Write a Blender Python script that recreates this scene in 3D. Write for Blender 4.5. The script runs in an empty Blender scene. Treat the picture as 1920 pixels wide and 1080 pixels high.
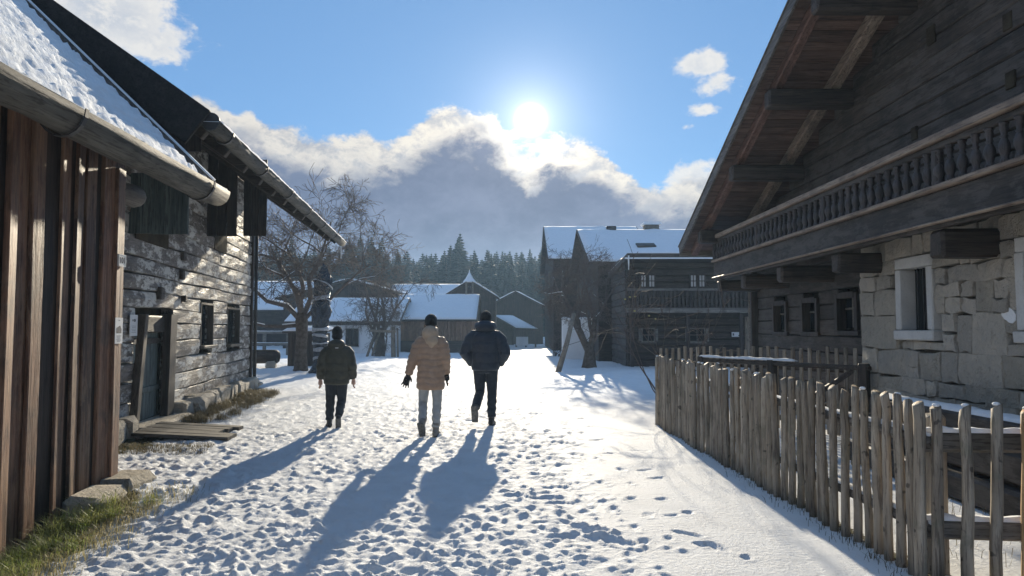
import bpy, bmesh, math, random
import numpy as np
from mathutils import Vector, Matrix, Euler
random.seed(7); NR = np.random.RandomState(7)
SC = bpy.context.scene
COL = SC.collection
R = math.radians

# ------------------------------------------------------------------ camera
CAMZ = 1.5; FPX = 1387.0; PITCH = math.atan(75 / FPX)
cam_d = bpy.data.cameras.new('camera'); cam = bpy.data.objects.new('camera', cam_d); COL.objects.link(cam)
cam_d.sensor_width = 36.0; cam_d.lens = 36.0 * FPX / 1920.0
cam_d.clip_start = 0.05; cam_d.clip_end = 6000
cam.location = (0, 0, CAMZ); cam.rotation_euler = (math.pi / 2 + PITCH, 0, 0)
SC.camera = cam

def ray(px, py):
    x, y, z = (px - 960) / FPX, 1.0, (540 - py) / FPX
    c, s = math.cos(PITCH), math.sin(PITCH)
    return Vector((x, c * y - s * z, s * y + c * z))
def atY(px, py, Y):
    d = ray(px, py); t = Y / d.y; return Vector((d.x * t, Y, CAMZ + d.z * t))
def atX(px, py, X):
    d = ray(px, py); t = X / d.x; return Vector((X, d.y * t, CAMZ + d.z * t))
def onG(px, py, z=0.0):
    d = ray(px, py); t = (z - CAMZ) / d.z; return Vector((d.x * t, d.y * t, z))

# ------------------------------------------------------------------ sun, sky
SUN = ray(995, 225).normalized()
SUN_EL = math.asin(SUN.z); SUN_AZ = math.atan2(SUN.x, SUN.y)
sl = bpy.data.lights.new('sun', 'SUN'); sl.energy = 3.3; sl.angle = R(0.6); sl.color = (1.0, 0.88, 0.68)
so = bpy.data.objects.new('sun', sl); COL.objects.link(so)
so.rotation_euler = SUN.to_track_quat('Z', 'Y').to_euler()

SC.view_settings.view_transform = 'Standard'; SC.view_settings.look = 'None'
SC.view_settings.gamma = 1.0; SC.view_settings.use_curve_mapping = False
SC.view_settings.exposure = 1.25
SC.render.engine = 'CYCLES'
SC.cycles.use_denoising = True
SC.cycles.max_bounces = 5; SC.cycles.diffuse_bounces = 4; SC.cycles.glossy_bounces = 2
SC.cycles.transmission_bounces = 4; SC.cycles.volume_bounces = 1; SC.cycles.transparent_max_bounces = 8
SC.cycles.sample_clamp_indirect = 4.0

class NT:
    """small helper to wire shader nodes"""
    def __init__(s, tree): s.t = tree; s.n = tree.nodes; s.l = tree.links
    def new(s, typ, **kw):
        n = s.n.new(typ)
        for k, v in kw.items(): setattr(n, k, v)
        return n
    def put(s, sock, v):
        if isinstance(v, bpy.types.NodeSocket): s.l.new(v, sock)
        else: sock.default_value = v
    def m(s, op, a, b=None, c=None, clamp=False):
        n = s.n.new('ShaderNodeMath'); n.operation = op; n.use_clamp = clamp
        s.put(n.inputs[0], a)
        if b is not None: s.put(n.inputs[1], b)
        if c is not None: s.put(n.inputs[2], c)
        return n.outputs[0]
    def v(s, op, a, b=None):
        n = s.n.new('ShaderNodeVectorMath'); n.operation = op
        s.put(n.inputs[0], a)
        if b is not None: s.put(n.inputs[1], b)
        return n.outputs['Value'] if op in ('DOT_PRODUCT', 'LENGTH', 'DISTANCE') else n.outputs[0]
    def smooth(s, x, lo, hi):
        n = s.n.new('ShaderNodeMapRange'); n.interpolation_type = 'SMOOTHSTEP'
        s.put(n.inputs[0], x); s.put(n.inputs[1], lo); s.put(n.inputs[2], hi); n.inputs[3].default_value = 0; n.inputs[4].default_value = 1
        return n.outputs[0]
    def mix(s, f, a, b, typ='MIX'):
        n = s.n.new('ShaderNodeMix'); n.data_type = 'RGBA'; n.blend_type = typ
        s.put(n.inputs[0], f)
        for i, q in ((6, a), (7, b)):
            if isinstance(q, tuple) and len(q) == 3: q = q + (1,)
            s.put(n.inputs[i], q)
        return n.outputs[2]
    def noise(s, vec, scale, detail=4, rough=0.55, dist=0.0, w=None):
        n = s.n.new('ShaderNodeTexNoise')
        if w is not None: n.noise_dimensions = '4D'; n.inputs['W'].default_value = w
        if vec is not None: s.l.new(vec, n.inputs['Vector'])
        n.inputs['Scale'].default_value = scale; n.inputs['Detail'].default_value = detail
        n.inputs['Roughness'].default_value = rough; n.inputs['Distortion'].default_value = dist
        return n.outputs[0]

world = bpy.data.worlds.new('World'); SC.world = world; world.use_nodes = True
def build_world():
    t = world.node_tree; t.nodes.clear(); N = NT(t)
    out = N.new('ShaderNodeOutputWorld'); bg = N.new('ShaderNodeBackground')
    N.l.new(bg.outputs[0], out.inputs[0]); bg.inputs[1].default_value = 0.1
    sky = N.new('ShaderNodeTexSky', sky_type='NISHITA'); sky.sun_disc = False
    sky.sun_elevation = SUN_EL; sky.sun_rotation = SUN_AZ
    sky.altitude = 700; sky.air_density = 1.0; sky.dust_density = 0.1; sky.ozone_density = 3.0
    D = N.new('ShaderNodeTexCoord').outputs['Generated']
    sep = N.new('ShaderNodeSeparateXYZ'); N.l.new(D, sep.inputs[0])
    X, Y, Z = sep.outputs
    el = N.m('DEGREES', N.m('ARCSINE', Z)); el = N.m('MULTIPLY', N.m('ARCSINE', Z), 57.29578)
    az = N.m('MULTIPLY', N.m('ARCTAN2', X, Y), 57.29578)
    cosang = N.v('DOT_PRODUCT', D, tuple(SUN))
    ang = N.m('MULTIPLY', N.m('ARCCOSINE', N.m('MINIMUM', cosang, 0.9999999)), 57.29578)
    def AE(px, py):
        r = ray(px, py).normalized(); return math.degrees(math.atan2(r.x, r.y)), math.degrees(math.asin(r.z))
    # clear sky, a little bluer than the raw model
    blue = N.mix(1.0, sky.outputs[0], (0.58, 0.83, 1.0), 'MULTIPLY')
    blue = N.mix(0.78, blue, (0.62, 1.22, 2.2))      # flat blue mixed in, evens the sky and lifts its fill light
    # a haze-free aureole round the sun
    g1 = N.m('POWER', 2.718, N.m('MULTIPLY', N.m('POWER', N.m('DIVIDE', ang, 0.58), 2.0), -1.0))
    g2 = N.m('POWER', 2.718, N.m('DIVIDE', ang, -1.9))
    g3 = N.m('POWER', 2.718, N.m('DIVIDE', ang, -9.0))
    # bank of cloud low in the south
    fc = N.new('ShaderNodeFloatCurve'); cm = fc.mapping; cm.extend = 'HORIZONTAL'; cv = cm.curves[0]
    edge = [(-200, 150), (120, 175), (370, 172), (440, 205), (530, 238), (620, 255), (700, 258), (765, 235), (830, 196), (880, 205), (930, 222), (985, 262), (1030, 258), (1075, 256),
            (1130, 282), (1180, 335), (1235, 352), (1290, 322), (1345, 305), (1500, 330), (1700, 300), (2100, 320)]
    pts = [AE(*p) for p in edge]
    while len(cv.points) > 2: cv.points.remove(cv.points[0])
    for i, (a, e) in enumerate(pts):
        x, y = (a + 60) / 120, e / 40
        if i < 2: cv.points[i].location = (x, y)
        else: cv.points.new(x, y)
    cm.update()
    N.l.new(N.m('DIVIDE', N.m('ADD', az, 60.0), 120.0), fc.inputs['Value'])
    base = N.m('MULTIPLY', fc.outputs[0], 40.0)
    Dn = N.v('MULTIPLY', D, (1.0, 1.0, 1.5))
    nb = N.noise(Dn, 14, 6, 0.6, 0.25)
    nf = N.noise(Dn, 30, 8, 0.66, 0.25)
    nl = N.noise(Dn, 7, 5, 0.55, 0.2)
    e2 = N.m('ADD', base, N.m('ADD', N.m('MULTIPLY', N.m('SUBTRACT', nb, 0.5), 4.2), N.m('MULTIPLY', N.m('SUBTRACT', nf, 0.5), 2.6)))
    dd = N.m('SUBTRACT', e2, el)
    bank = N.smooth(dd, -0.12, 0.75)
    # inside the bank: a white crest, then the shaded grey body
    fr = N.m('ADD', dd, N.m('ADD', N.m('MULTIPLY', N.m('SUBTRACT', nl, 0.5), 5.5), N.m('MULTIPLY', N.m('SUBTRACT', nf, 0.5), 2.5)))
    crest = N.m('SUBTRACT', 1.0, N.smooth(fr, 1.3, 3.6))
    low = N.m('SUBTRACT', 1.0, N.smooth(el, 1.0, 9.0))
    grey = N.mix(low, (.56, .72, 1.20), (1.1, 1.42, 2.05))
    grey = N.mix(N.smooth(N.m('ADD', N.m('MULTIPLY', nl, .6), N.m('MULTIPLY', nf, .4)), 0.36, 0.66), N.mix(1.0, grey, (.80, .82, .86), 'MULTIPLY'), N.mix(1.0, grey, (1.35, 1.28, 1.2), 'MULTIPLY'))
    near = N.m('POWER', 2.718, N.m('DIVIDE', ang, -4.5))
    white = N.mix(near, (3.3, 3.1, 2.8), (7.5, 6.6, 5.2))
    wv = N.mix(N.smooth(nf, 0.34, 0.62), N.mix(1.0, white, (0.50, 0.56, 0.70), 'MULTIPLY'), white)
    cloud = N.mix(crest, grey, wv)
    # loose fair-weather clouds above the bank
    bump = None
    for (px, py, wr, hr, amp) in [(190, 15, 6.0, 3.6, .75), (275, 75, 4.2, 2.2, .6), (1315, 120, 3.0, 1.3, .66), (1350, 155, 2.2, 1.2, .6), (1312, 206, 2.2, .7, .45), (1290, 238, 1.2, .5, .4),
                                  (1310, 335, 3.0, 1.7, .7), (390, 30, .8, .5, .3), (2150, 150, 6, 3, .6), (-300, 120, 7, 4, .6)]:
        a, e = AE(px, py)
        q = N.m('ADD', N.m('POWER', N.m('DIVIDE', N.m('SUBTRACT', az, a), wr), 2.0), N.m('POWER', N.m('DIVIDE', N.m('SUBTRACT', el, e), hr), 2.0))
        b = N.m('MULTIPLY', N.m('POWER', 2.718, N.m('MULTIPLY', q, -1.0)), amp)
        bump = b if bump is None else N.m('MAXIMUM', bump, b)
    far = N.m('MULTIPLY', N.smooth(N.noise(D, 2.2, 2, 0.5), 0.54, 0.66), N.m('MULTIPLY', N.smooth(N.m('ABSOLUTE', az), 42, 60), .6))  # clouds outside the view, spread all round to raise the fill light
    bump = N.m('MAXIMUM', bump, far)
    puff = N.m('ADD', N.m('SUBTRACT', N.m('ADD', N.m('MULTIPLY', nb, .6), N.m('MULTIPLY', nf, .75)), 0.98), bump)
    pm = N.smooth(puff, 0.0, 0.22)
    pcol = N.mix(N.m('MULTIPLY', N.smooth(puff, 0.10, 0.5), N.smooth(nf, .62, .38)), (3.5, 3.4, 3.25), (1.9, 2.15, 2.55))
    c = N.mix(N.m('MULTIPLY', pm, 0.94), blue, pcol)
    c = N.mix(bank, c, cloud)
    glow = N.m('ADD', N.m('MULTIPLY', g1, 90.0), N.m('MULTIPLY', g2, 4.5))
    thick = N.m('SUBTRACT', 1.0, N.m('MULTIPLY', bank, N.m('MULTIPLY', N.m('SUBTRACT', 1.0, crest), .8)))
    glow = N.m('ADD', N.m('MULTIPLY', glow, thick), N.m('MULTIPLY', g3, 0.4))
    gc = N.mix(1.0, (1.0, 0.95, 0.86), (1, 1, 1), 'MULTIPLY')
    gv = N.new('ShaderNodeVectorMath', operation='SCALE'); N.l.new(gc, gv.inputs[0]); N.l.new(glow, gv.inputs['Scale'])
    tot = N.mix(1.0, c, gv.outputs[0], 'ADD')
    N.l.new(tot, bg.inputs[0])
    world.cycles.sampling_method = 'MANUAL'; world.cycles.sample_map_resolution = 2048
build_world()

# ------------------------------------------------------------------ mesh helpers
def setp(o, label=None, cat=None, group=None, kind=None):
    if label: o['label'] = label
    if cat: o['category'] = cat
    if group: o['group'] = group
    if kind: o['kind'] = kind
    return o
def empty(name, loc, label=None, cat=None, group=None):
    o = bpy.data.objects.new(name, None); COL.objects.link(o); o.location = loc; o.empty_display_size = 0.2
    return setp(o, label, cat, group)
def world_m(o):
    m = Matrix.LocRotScale(o.location, o.rotation_euler, o.scale)
    return m if o.parent is None else world_m(o.parent) @ o.matrix_parent_inverse @ m
def parent_to(o, p):
    """parent without moving: geometry is written in world coordinates"""
    o.parent = p; o.matrix_parent_inverse = world_m(p).inverted()
class MB:
    def __init__(s): s.v = []; s.f = []
    def add(s, vs, fs):
        b = len(s.v); s.v.extend([tuple(q) for q in vs]); s.f.extend([tuple(b + i for i in f) for f in fs]); return s
    def box(s, c, size, rot=None, bev=0.0, jit=0.0, rnd=random):
        c = Vector(c); hx, hy, hz = [q / 2 for q in size]
        M = rot if rot is not None else Matrix.Identity(3)
        if bev <= 0:
            vs = [Vector((sx * hx, sy * hy, sz * hz)) for sz in (-1, 1) for sy in (-1, 1) for sx in (-1, 1)]
            fs = [(0, 2, 3, 1), (4, 5, 7, 6), (0, 1, 5, 4), (2, 6, 7, 3), (0, 4, 6, 2), (1, 3, 7, 5)]
        else:
            b = min(bev, hx * .9, hy * .9, hz * .9); vs = []; idx = {}
            for sx in (-1, 1):
                for sy in (-1, 1):
                    for sz in (-1, 1):
                        for ax in range(3):
                            p = [sx * (hx - b), sy * (hy - b), sz * (hz - b)]
                            p[ax] = (sx * hx, sy * hy, sz * hz)[ax]
                            idx[(sx, sy, sz, ax)] = len(vs); vs.append(Vector(p))
            fs = []
            for ax in range(3):
                o1, o2 = [a for a in range(3) if a != ax]
                for sg in (-1, 1):
                    q = []
                    for (a, b2) in ((-1, -1), (1, -1), (1, 1), (-1, 1)):
                        k = [0, 0, 0]; k[ax] = sg; k[o1] = a; k[o2] = b2; q.append(idx[tuple(k) + (ax,)])
                    if (sg > 0) != (ax != 1): q.reverse()
                    fs.append(tuple(q))
                for a in (-1, 1):
                    for b2 in (-1, 1):
                        k1 = [0, 0, 0]; k1[o1] = a; k1[o2] = b2; k1[ax] = -1; k2 = list(k1); k2[ax] = 1
                        fs.append((idx[tuple(k1) + (o1,)], idx[tuple(k2) + (o1,)], idx[tuple(k2) + (o2,)], idx[tuple(k1) + (o2,)]))
            for sx in (-1, 1):
                for sy in (-1, 1):
                    for sz in (-1, 1): fs.append(tuple(idx[(sx, sy, sz, a)] for a in range(3)))
        if jit: vs = [q + Vector((rnd.uniform(-jit, jit), rnd.uniform(-jit, jit), rnd.uniform(-jit, jit))) for q in vs]
        return s.add([c + M @ q for q in vs], fs)
    def tube(s, pts, rads, n=8, cap=True, flat=1.0, twist=0.0, squash_axis=None):
        pts = [Vector(p) for p in pts]
        if not hasattr(rads, '__len__'): rads = [rads] * len(pts)
        vs = []; fs = []; u = None
        for i, p in enumerate(pts):
            d = (pts[min(i + 1, len(pts) - 1)] - pts[max(i - 1, 0)])
            if d.length < 1e-9: d = Vector((0, 0, 1))
            d.normalize()
            if u is None:
                u = d.cross(Vector((0, 0, 1)) if abs(d.z) < .9 else Vector((0, 1, 0))); u.normalize()
            else:
                u = u - d * u.dot(d)
                if u.length < 1e-6: u = d.orthogonal()
                u.normalize()
            w = d.cross(u); r = rads[i]
            ra, rb = (r if not hasattr(r, '__len__') else r)if not hasattr(r, '__len__') else (0, 0), 0
            for k in range(n):
                a = 2 * math.pi * k / n + twist * i
                if hasattr(r, '__len__'): vs.append(p + u * math.cos(a) * r[0] + w * math.sin(a) * r[1])
                else: vs.append(p + u * math.cos(a) * r + w * math.sin(a) * r * flat)
        for i in range(len(pts) - 1):
            for k in range(n):
                a = i * n + k; b = i * n + (k + 1) % n
                fs.append((a, b, b + n, a + n))
        if cap:
            fs.append(tuple(reversed(range(n)))); fs.append(tuple((len(pts) - 1) * n + k for k in range(n)))
        return s.add(vs, fs)
    def loft(s, secs, n=16, cap=True):
        """horizontal super-ellipse rings: (cx, cy, z, rx, ry)"""
        vs = []; fs = []
        for (cx, cy, z, rx, ry) in secs:
            for k in range(n):
                a = 2 * math.pi * k / n; vs.append((cx + rx * math.cos(a), cy + ry * math.sin(a), z))
        for i in range(len(secs) - 1):
            for k in range(n):
                a = i * n + k; b = i * n + (k + 1) % n
                fs.append((a, b, b + n, a + n))
        if cap:
            fs.append(tuple(reversed(range(n)))); fs.append(tuple((len(secs) - 1) * n + k for k in range(n)))
        return s.add(vs, fs)
    def ball(s, c, r, nu=12, nv=8):
        c = Vector(c); r = r if hasattr(r, '__len__') else (r, r, r)
        secs = []
        for j in range(nv + 1):
            t = math.pi * j / nv; q = max(math.sin(t), .02)
            secs.append((c.x, c.y, c.z - r[2] * math.cos(t), r[0] * q, r[1] * q))
        return s.loft(secs, nu)
    def poly(s, pts): return s.add(pts, [tuple(range(len(pts)))])
    def mesh(s, name, mat=None, smooth=False):
        me = bpy.data.meshes.new(name); me.from_pydata(s.v, [], s.f)
        if mat:
            for q in (mat if isinstance(mat, (list, tuple)) else [mat]): me.materials.append(q)
        if smooth: me.polygons.foreach_set('use_smooth', [True] * len(me.polygons))
        bm = bmesh.new(); bm.from_mesh(me); bmesh.ops.recalc_face_normals(bm, faces=bm.faces); bm.to_mesh(me); bm.free()
        me.update(); return me
    def build(s, name, mat, parent=None, smooth=False):
        o = bpy.data.objects.new(name, s.mesh(name, mat, smooth)); COL.objects.link(o)
        if parent: parent_to(o, parent)
        return o
def rotz(a): return Matrix.Rotation(a, 3, 'Z')
def basis(x, y, z): return Matrix((x, y, z)).transposed()

def vnoise(x, y, seed=0):
    xi = np.floor(x).astype(np.int64); yi = np.floor(y).astype(np.int64); xf = x - xi; yf = y - yi
    u = xf * xf * (3 - 2 * xf); v = yf * yf * (3 - 2 * yf)
    def h(a, b):
        n = (a * 374761393 + b * 668265263 + seed * 1442695041) & 0xffffffff
        n = ((n ^ (n >> 13)) * 1274126177) & 0xffffffff
        return ((n ^ (n >> 16)) & 0xffff) / 65535.0
    return (h(xi, yi) * (1 - u) + h(xi + 1, yi) * u) * (1 - v) + (h(xi, yi + 1) * (1 - u) + h(xi + 1, yi + 1) * u) * v
def fbm(x, y, oct=4, seed=0, gain=.5):
    s = 0; a = 1; t = 0
    for i in range(oct): s = s + a * (vnoise(x * 2 ** i, y * 2 ** i, seed + i * 17) - .5); t += a; a *= gain
    return s / t
# ------------------------------------------------------------------ materials
def new_mat(name):
    m = bpy.data.materials.new(name); m.use_nodes = True; t = m.node_tree; t.nodes.clear(); N = NT(t)
    out = N.new('ShaderNodeOutputMaterial'); b = N.new('ShaderNodeBsdfPrincipled'); N.l.new(b.outputs[0], out.inputs[0])
    return m, N, b, out
def bump(N, b, h, strength, dist):
    n = N.new('ShaderNodeBump'); n.inputs['Strength'].default_value = strength; n.inputs['Distance'].default_value = dist
    N.l.new(h, n.inputs['Height']); N.l.new(n.outputs[0], b.inputs['Normal'])
def coords(N, rnd=60.0):
    tc = N.new('ShaderNodeTexCoord'); oi = N.new('ShaderNodeObjectInfo')
    cx = N.new('ShaderNodeCombineXYZ')
    r = N.m('MULTIPLY', oi.outputs['Random'], rnd)
    for i in range(3): N.l.new(r, cx.inputs[i])
    return N.v('ADD', tc.outputs['Object'], cx.outputs[0]), oi.outputs['Random']
def wood(name, c1, c2, c3, axis='z', rough=.6, spec=.35, vary=.35, flake=None, flake_amt=.55, bmp=.5, grain=1.0, knots=False):
    """weathered timber: grain along axis, streaks, knots, optional pale flaking wash"""
    m, N, b, out = new_mat(name); P, rnd = coords(N)
    st = {'x': (.06, 1, 1), 'y': (1, .06, 1), 'z': (1, 1, .06)}[axis]
    S = N.v('MULTIPLY', P, st)
    n1 = N.noise(S, 14 * grain, 5, .6, .6); n2 = N.noise(S, 60 * grain, 4, .65, .3); n3 = N.noise(P, 2.3, 4, .6, .3)
    n4 = N.noise(S, 5 * grain, 4, .6, .8)
    c = N.mix(N.smooth(n1, .36, .66), c1, c2)
    c = N.mix(N.m('MULTIPLY', N.smooth(n3, .46, .72), .8), c, c3)
    dark = N.smooth(n2, .62, .45)
    c = N.mix(N.m('MULTIPLY', N.smooth(n2, .50, .62), .75), c, N.mix(1.0, c, (.33, .30, .30), 'MULTIPLY'))
    c = N.mix(N.m('MULTIPLY', N.smooth(n4, .56, .66), .45), c, N.mix(1.0, c, (.5, .46, .44), 'MULTIPLY'))
    k = N.m('ADD', 1.0 - vary * .5, N.m('MULTIPLY', rnd, vary))
    sc = N.new('ShaderNodeVectorMath', operation='SCALE'); N.l.new(c, sc.inputs[0]); N.l.new(k, sc.inputs['Scale']); c = sc.outputs[0]
    if knots:
        c = N.mix(N.m('MULTIPLY', N.smooth(N.noise(P, 11, 2, .5), .66, .72), .75), c, (.04, .033, .027))
        c = N.mix(N.m('MULTIPLY', N.smooth(N.noise(P, 4, 5, .7), .52, .68), .4), c, (.12, .13, .09))
    if flake:
        f1 = N.noise(N.v('MULTIPLY', P, {'x': (.3, 1, 1), 'y': (1, .3, 1), 'z': (1, 1, .3)}[axis]), 9, 9, .74, .3)
        f2 = N.noise(P, 1.1, 3, .5)
        fm = N.smooth(N.m('ADD', N.m('MULTIPLY', f1, .75), N.m('MULTIPLY', f2, .35)), .53, .61)
        fm = N.m('MULTIPLY', fm, flake_amt)
        c = N.mix(fm, c, flake)
    N.l.new(c, b.inputs['Base Color'])
    b.inputs['Roughness'].default_value = rough; b.inputs['Specular IOR Level'].default_value = spec
    bump(N, b, N.m('ADD', N.m('MULTIPLY', n2, .6), N.m('ADD', n1, N.m('MULTIPLY', n4, 1.2))), bmp, .012)
    return m
def plain(name, c1, c2, scale=3.0, rough=.7, spec=.3, bmp=.3, bd=.01, metal=0, vary=0.0, fine=40.0):
    m, N, b, out = new_mat(name); P, rnd = coords(N)
    n1 = N.noise(P, scale, 5, .6, .2); n2 = N.noise(P, fine, 4, .6)
    c = N.mix(N.smooth(n1, .35, .68), c1, c2)
    c = N.mix(N.m('MULTIPLY', N.smooth(n2, .5, .75), .35), c, N.mix(1.0, c, (.6, .6, .6), 'MULTIPLY'))
    if vary:
        k = N.m('ADD', 1.0 - vary * .5, N.m('MULTIPLY', rnd, vary))
        sc = N.new('ShaderNodeVectorMath', operation='SCALE'); N.l.new(c, sc.inputs[0]); N.l.new(k, sc.inputs['Scale']); c = sc.outputs[0]
    N.l.new(c, b.inputs['Base Color']); b.inputs['Roughness'].default_value = rough
    b.inputs['Specular IOR Level'].default_value = spec; b.inputs['Metallic'].default_value = metal
    if bmp: bump(N, b, N.m('ADD', n1, N.m('MULTIPLY', n2, .4)), bmp, bd)
    return m

def snow_mat(name, c=(.86, .88, .9), fine=55, bmp=.45):
    m, N, b, out = new_mat(name); tc = N.new('ShaderNodeTexCoord'); P = tc.outputs['Object']
    n1 = N.noise(P, 7, 5, .62); n2 = N.noise(P, fine, 5, .7)
    col = N.mix(N.smooth(n1, .35, .7), c, tuple(q * .94 for q in c))
    N.l.new(col, b.inputs['Base Color']); b.inputs['Roughness'].default_value = .8; b.inputs['Specular IOR Level'].default_value = .06
    b.inputs['Subsurface Weight'].default_value = 0.0
    bump(N, b, N.m('ADD', N.m('MULTIPLY', n1, .8), n2), bmp, .012)
    return m
def ground_mat():
    m, N, b, out = new_mat('snow_ground'); tc = N.new('ShaderNodeTexCoord'); P = tc.outputs['Object']
    at = N.new('ShaderNodeAttribute', attribute_name='bare'); tr = N.new('ShaderNodeAttribute', attribute_name='trod')
    n1 = N.noise(P, 2.2, 5, .65); n2 = N.noise(P, 26, 5, .68); n3 = N.noise(P, 110, 3, .7)
    snow = N.mix(N.smooth(n1, .35, .72), (.87, .885, .90), (.80, .81, .82))
    dirt = N.mix(N.smooth(n2, .35, .65), (.30, .27, .22), (.5, .47, .42))
    # specks of trodden-in dirt
    snow = N.mix(N.m('MULTIPLY', tr.outputs['Fac'], N.m('MULTIPLY', N.smooth(n2, .66, .76), .45)), snow, dirt)
    soil = N.mix(N.smooth(n2, .35, .66), (.035, .028, .016), (.10, .082, .045))
    soil = N.mix(N.smooth(n1, .45, .62), soil, (.055, .06, .02))
    k = N.smooth(N.m('ADD', at.outputs['Fac'], N.m('MULTIPLY', N.m('SUBTRACT', N.m('ADD', N.m('MULTIPLY', n2, .5), N.m('MULTIPLY', n1, .5)), .5), 1.5)), .42, .58)
    N.l.new(N.mix(k, snow, soil), b.inputs['Base Color'])
    b.inputs['Roughness'].default_value = .6; b.inputs['Specular IOR Level'].default_value = .03
    bump(N, b, N.m('ADD', N.m('MULTIPLY', n2, 1.0), N.m('MULTIPLY', n3, .45)), .8, .03)
    return m
M = {}
M['ground'] = ground_mat()
M['snow'] = snow_mat('snow'); M['roof_snow'] = snow_mat('roof_snow', fine=24, bmp=1.0)
M['shed'] = wood('shed_board', (.095, .044, .026), (.20, .105, .062), (.05, .033, .026), 'z', .5, .4, .9, flake=(.30, .20, .13), flake_amt=.35, bmp=1.0, grain=1.0)
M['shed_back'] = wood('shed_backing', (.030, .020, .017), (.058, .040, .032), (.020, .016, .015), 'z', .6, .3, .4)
M['log'] = wood('log_weathered', (.12, .098, .082), (.22, .19, .165), (.07, .057, .048), 'y', .5, .42, .4, flake=(.66, .65, .61), flake_amt=.8, bmp=1.0)
M['dark_z'] = wood('dark_board', (.035, .026, .022), (.07, .052, .042), (.024, .020, .018), 'z', .55, .35, .4)
M['dark_x'] = wood('dark_beam', (.045, .034, .027), (.084, .064, .051), (.029, .024, .021), 'x', .6, .3, .4)
M['dark_y'] = wood('dark_log', (.044, .034, .027), (.082, .064, .051), (.027, .022, .019), 'y', .6, .3, .6, flake=(.14, .125, .11), flake_amt=.35)
M['old_post'] = wood('old_post', (.085, .070, .056), (.14, .118, .095), (.055, .046, .038), 'z', .6, .3, .3)
M['gutter_wood'] = wood('gutter_wood', (.085, .080, .068), (.13, .122, .105), (.055, .053, .046), 'y', .7, .25, .3, bmp=.9)
M['shade_dark'] = wood('shade_black_board', (.016, .014, .013), (.03, .026, .024), (.012, .011, .011), 'y', .7, .2, .3)  # near black: the shade at the verge is put into the colour
M['teal_z'] = wood('shutter_board', (.08, .105, .105), (.15, .185, .18), (.06, .078, .078), 'z', .6, .3, .35)
M['soffit_x'] = wood('soffit_plank', (.125, .075, .056), (.185, .118, .09), (.09, .057, .045), 'x', .6, .3, .55)
M['grey_y'] = wood('grey_timber', (.115, .102, .088), (.19, .17, .148), (.085, .074, .062), 'y', .6, .3, .3)
M['grey_x'] = wood('grey_rail', (.15, .135, .115), (.24, .215, .185), (.10, .092, .075), 'x', .65, .3, .3)
M['picket'] = wood('picket_wood', (.28, .232, .175), (.42, .36, .285), (.20, .168, .13), 'z', .65, .3, .5, bmp=1.0, knots=True)
M['pale_z'] = wood('pale_timber', (.24, .19, .14), (.34, .28, .21), (.18, .14, .105), 'z', .6, .3, .3)
M['fresh_z'] = wood('fresh_picket', (.42, .27, .13), (.50, .34, .18), (.30, .18, .09), 'z', .6, .3, .2)
M['rail_warm'] = wood('worn_handrail', (.26, .19, .14), (.36, .28, .21), (.15, .11, .085), 'y', .6, .3, .2)
M['baluster'] = wood('baluster_wood', (.05, .042, .04), (.095, .08, .074), (.035, .03, .03), 'z', .5, .4, .3)
M['ramp'] = wood('ramp_plank', (.10, .088, .072), (.16, .142, .118), (.07, .06, .05), 'x', .7, .25, .3)
M['bark'] = plain('bark', (.085, .062, .046), (.16, .125, .10), 9, .85, .2, .8, .03)
M['twig'] = plain('twig', (.10, .078, .066), (.16, .13, .11), 9, .8, .2, 0)
M['iron'] = plain('iron_strap', (.02, .02, .022), (.045, .04, .04), 8, .5, .5, .2, .004)
M['zinc'] = plain('zinc_gutter', (.22, .22, .22), (.32, .31, .29), 4, .5, .5, .3, .006, .35)
def stone_mat():
    m, N, b, out = new_mat('granite'); P, rnd = coords(N)
    n1 = N.noise(P, 3.0, 6, .65, .3); n2 = N.noise(P, 45, 4, .7); n3 = N.noise(P, 14, 5, .65)
    a = N.mix(N.smooth(rnd, .1, .9), (.38, .345, .285), (.56, .505, .42)); k = N.m('FRACT', N.m('MULTIPLY', rnd, 7.13))
    a = N.mix(N.m('MULTIPLY', k, .55), a, (.44, .41, .37))
    c = N.mix(N.smooth(n1, .35, .7), a, N.mix(1.0, a, (1.25, 1.22, 1.18), 'MULTIPLY'))
    c = N.mix(N.m('MULTIPLY', N.smooth(n3, .55, .7), .5), c, N.mix(1.0, c, (.55, .53, .5), 'MULTIPLY'))
    c = N.mix(N.m('MULTIPLY', N.smooth(n2, .55, .72), .4), c, N.mix(1.0, c, (.5, .5, .5), 'MULTIPLY'))
    N.l.new(c, b.inputs['Base Color']); b.inputs['Roughness'].default_value = .88; b.inputs['Specular IOR Level'].default_value = .15
    bump(N, b, N.m('ADD', N.m('MULTIPLY', n1, 1.0), N.m('ADD', N.m('MULTIPLY', n3, 1.0), N.m('MULTIPLY', n2, .45))), 1.0, .05); return m
M['stone'] = stone_mat()
M['mortar'] = plain('mortar', (.15, .135, .11), (.22, .20, .17), 6, .9, .15, .8, .02)
M['frame_stone'] = plain('dressed_stone', (.55, .54, .51), (.64, .63, .60), 3, .8, .2, .5, .008)
M['white_wall'] = plain('white_plaster', (.86, .86, .85), (.80, .80, .79), 1.2, .85, .2, .3, .01)
M['barn_z'] = wood('barn_board', (.21, .12, .075), (.30, .18, .115), (.15, .09, .06), 'z', .7, .25, .3)
M['brick'] = plain('chimney_brick', (.30, .13, .09), (.38, .18, .13), 8, .85, .2, .5, .01)
M['plastic'] = None
M['tape'] = plain('tape', (.42, .43, .45), (.25, .26, .28), 12, .35, .5, .3, .004)
M['paper'] = plain('paper', (.80, .80, .79), (.74, .74, .73), 3, .7, .3, 0)
M['ink'] = plain('print_ink', (.10, .10, .105), (.16, .16, .165), 40, .7, .3, 0)
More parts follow.
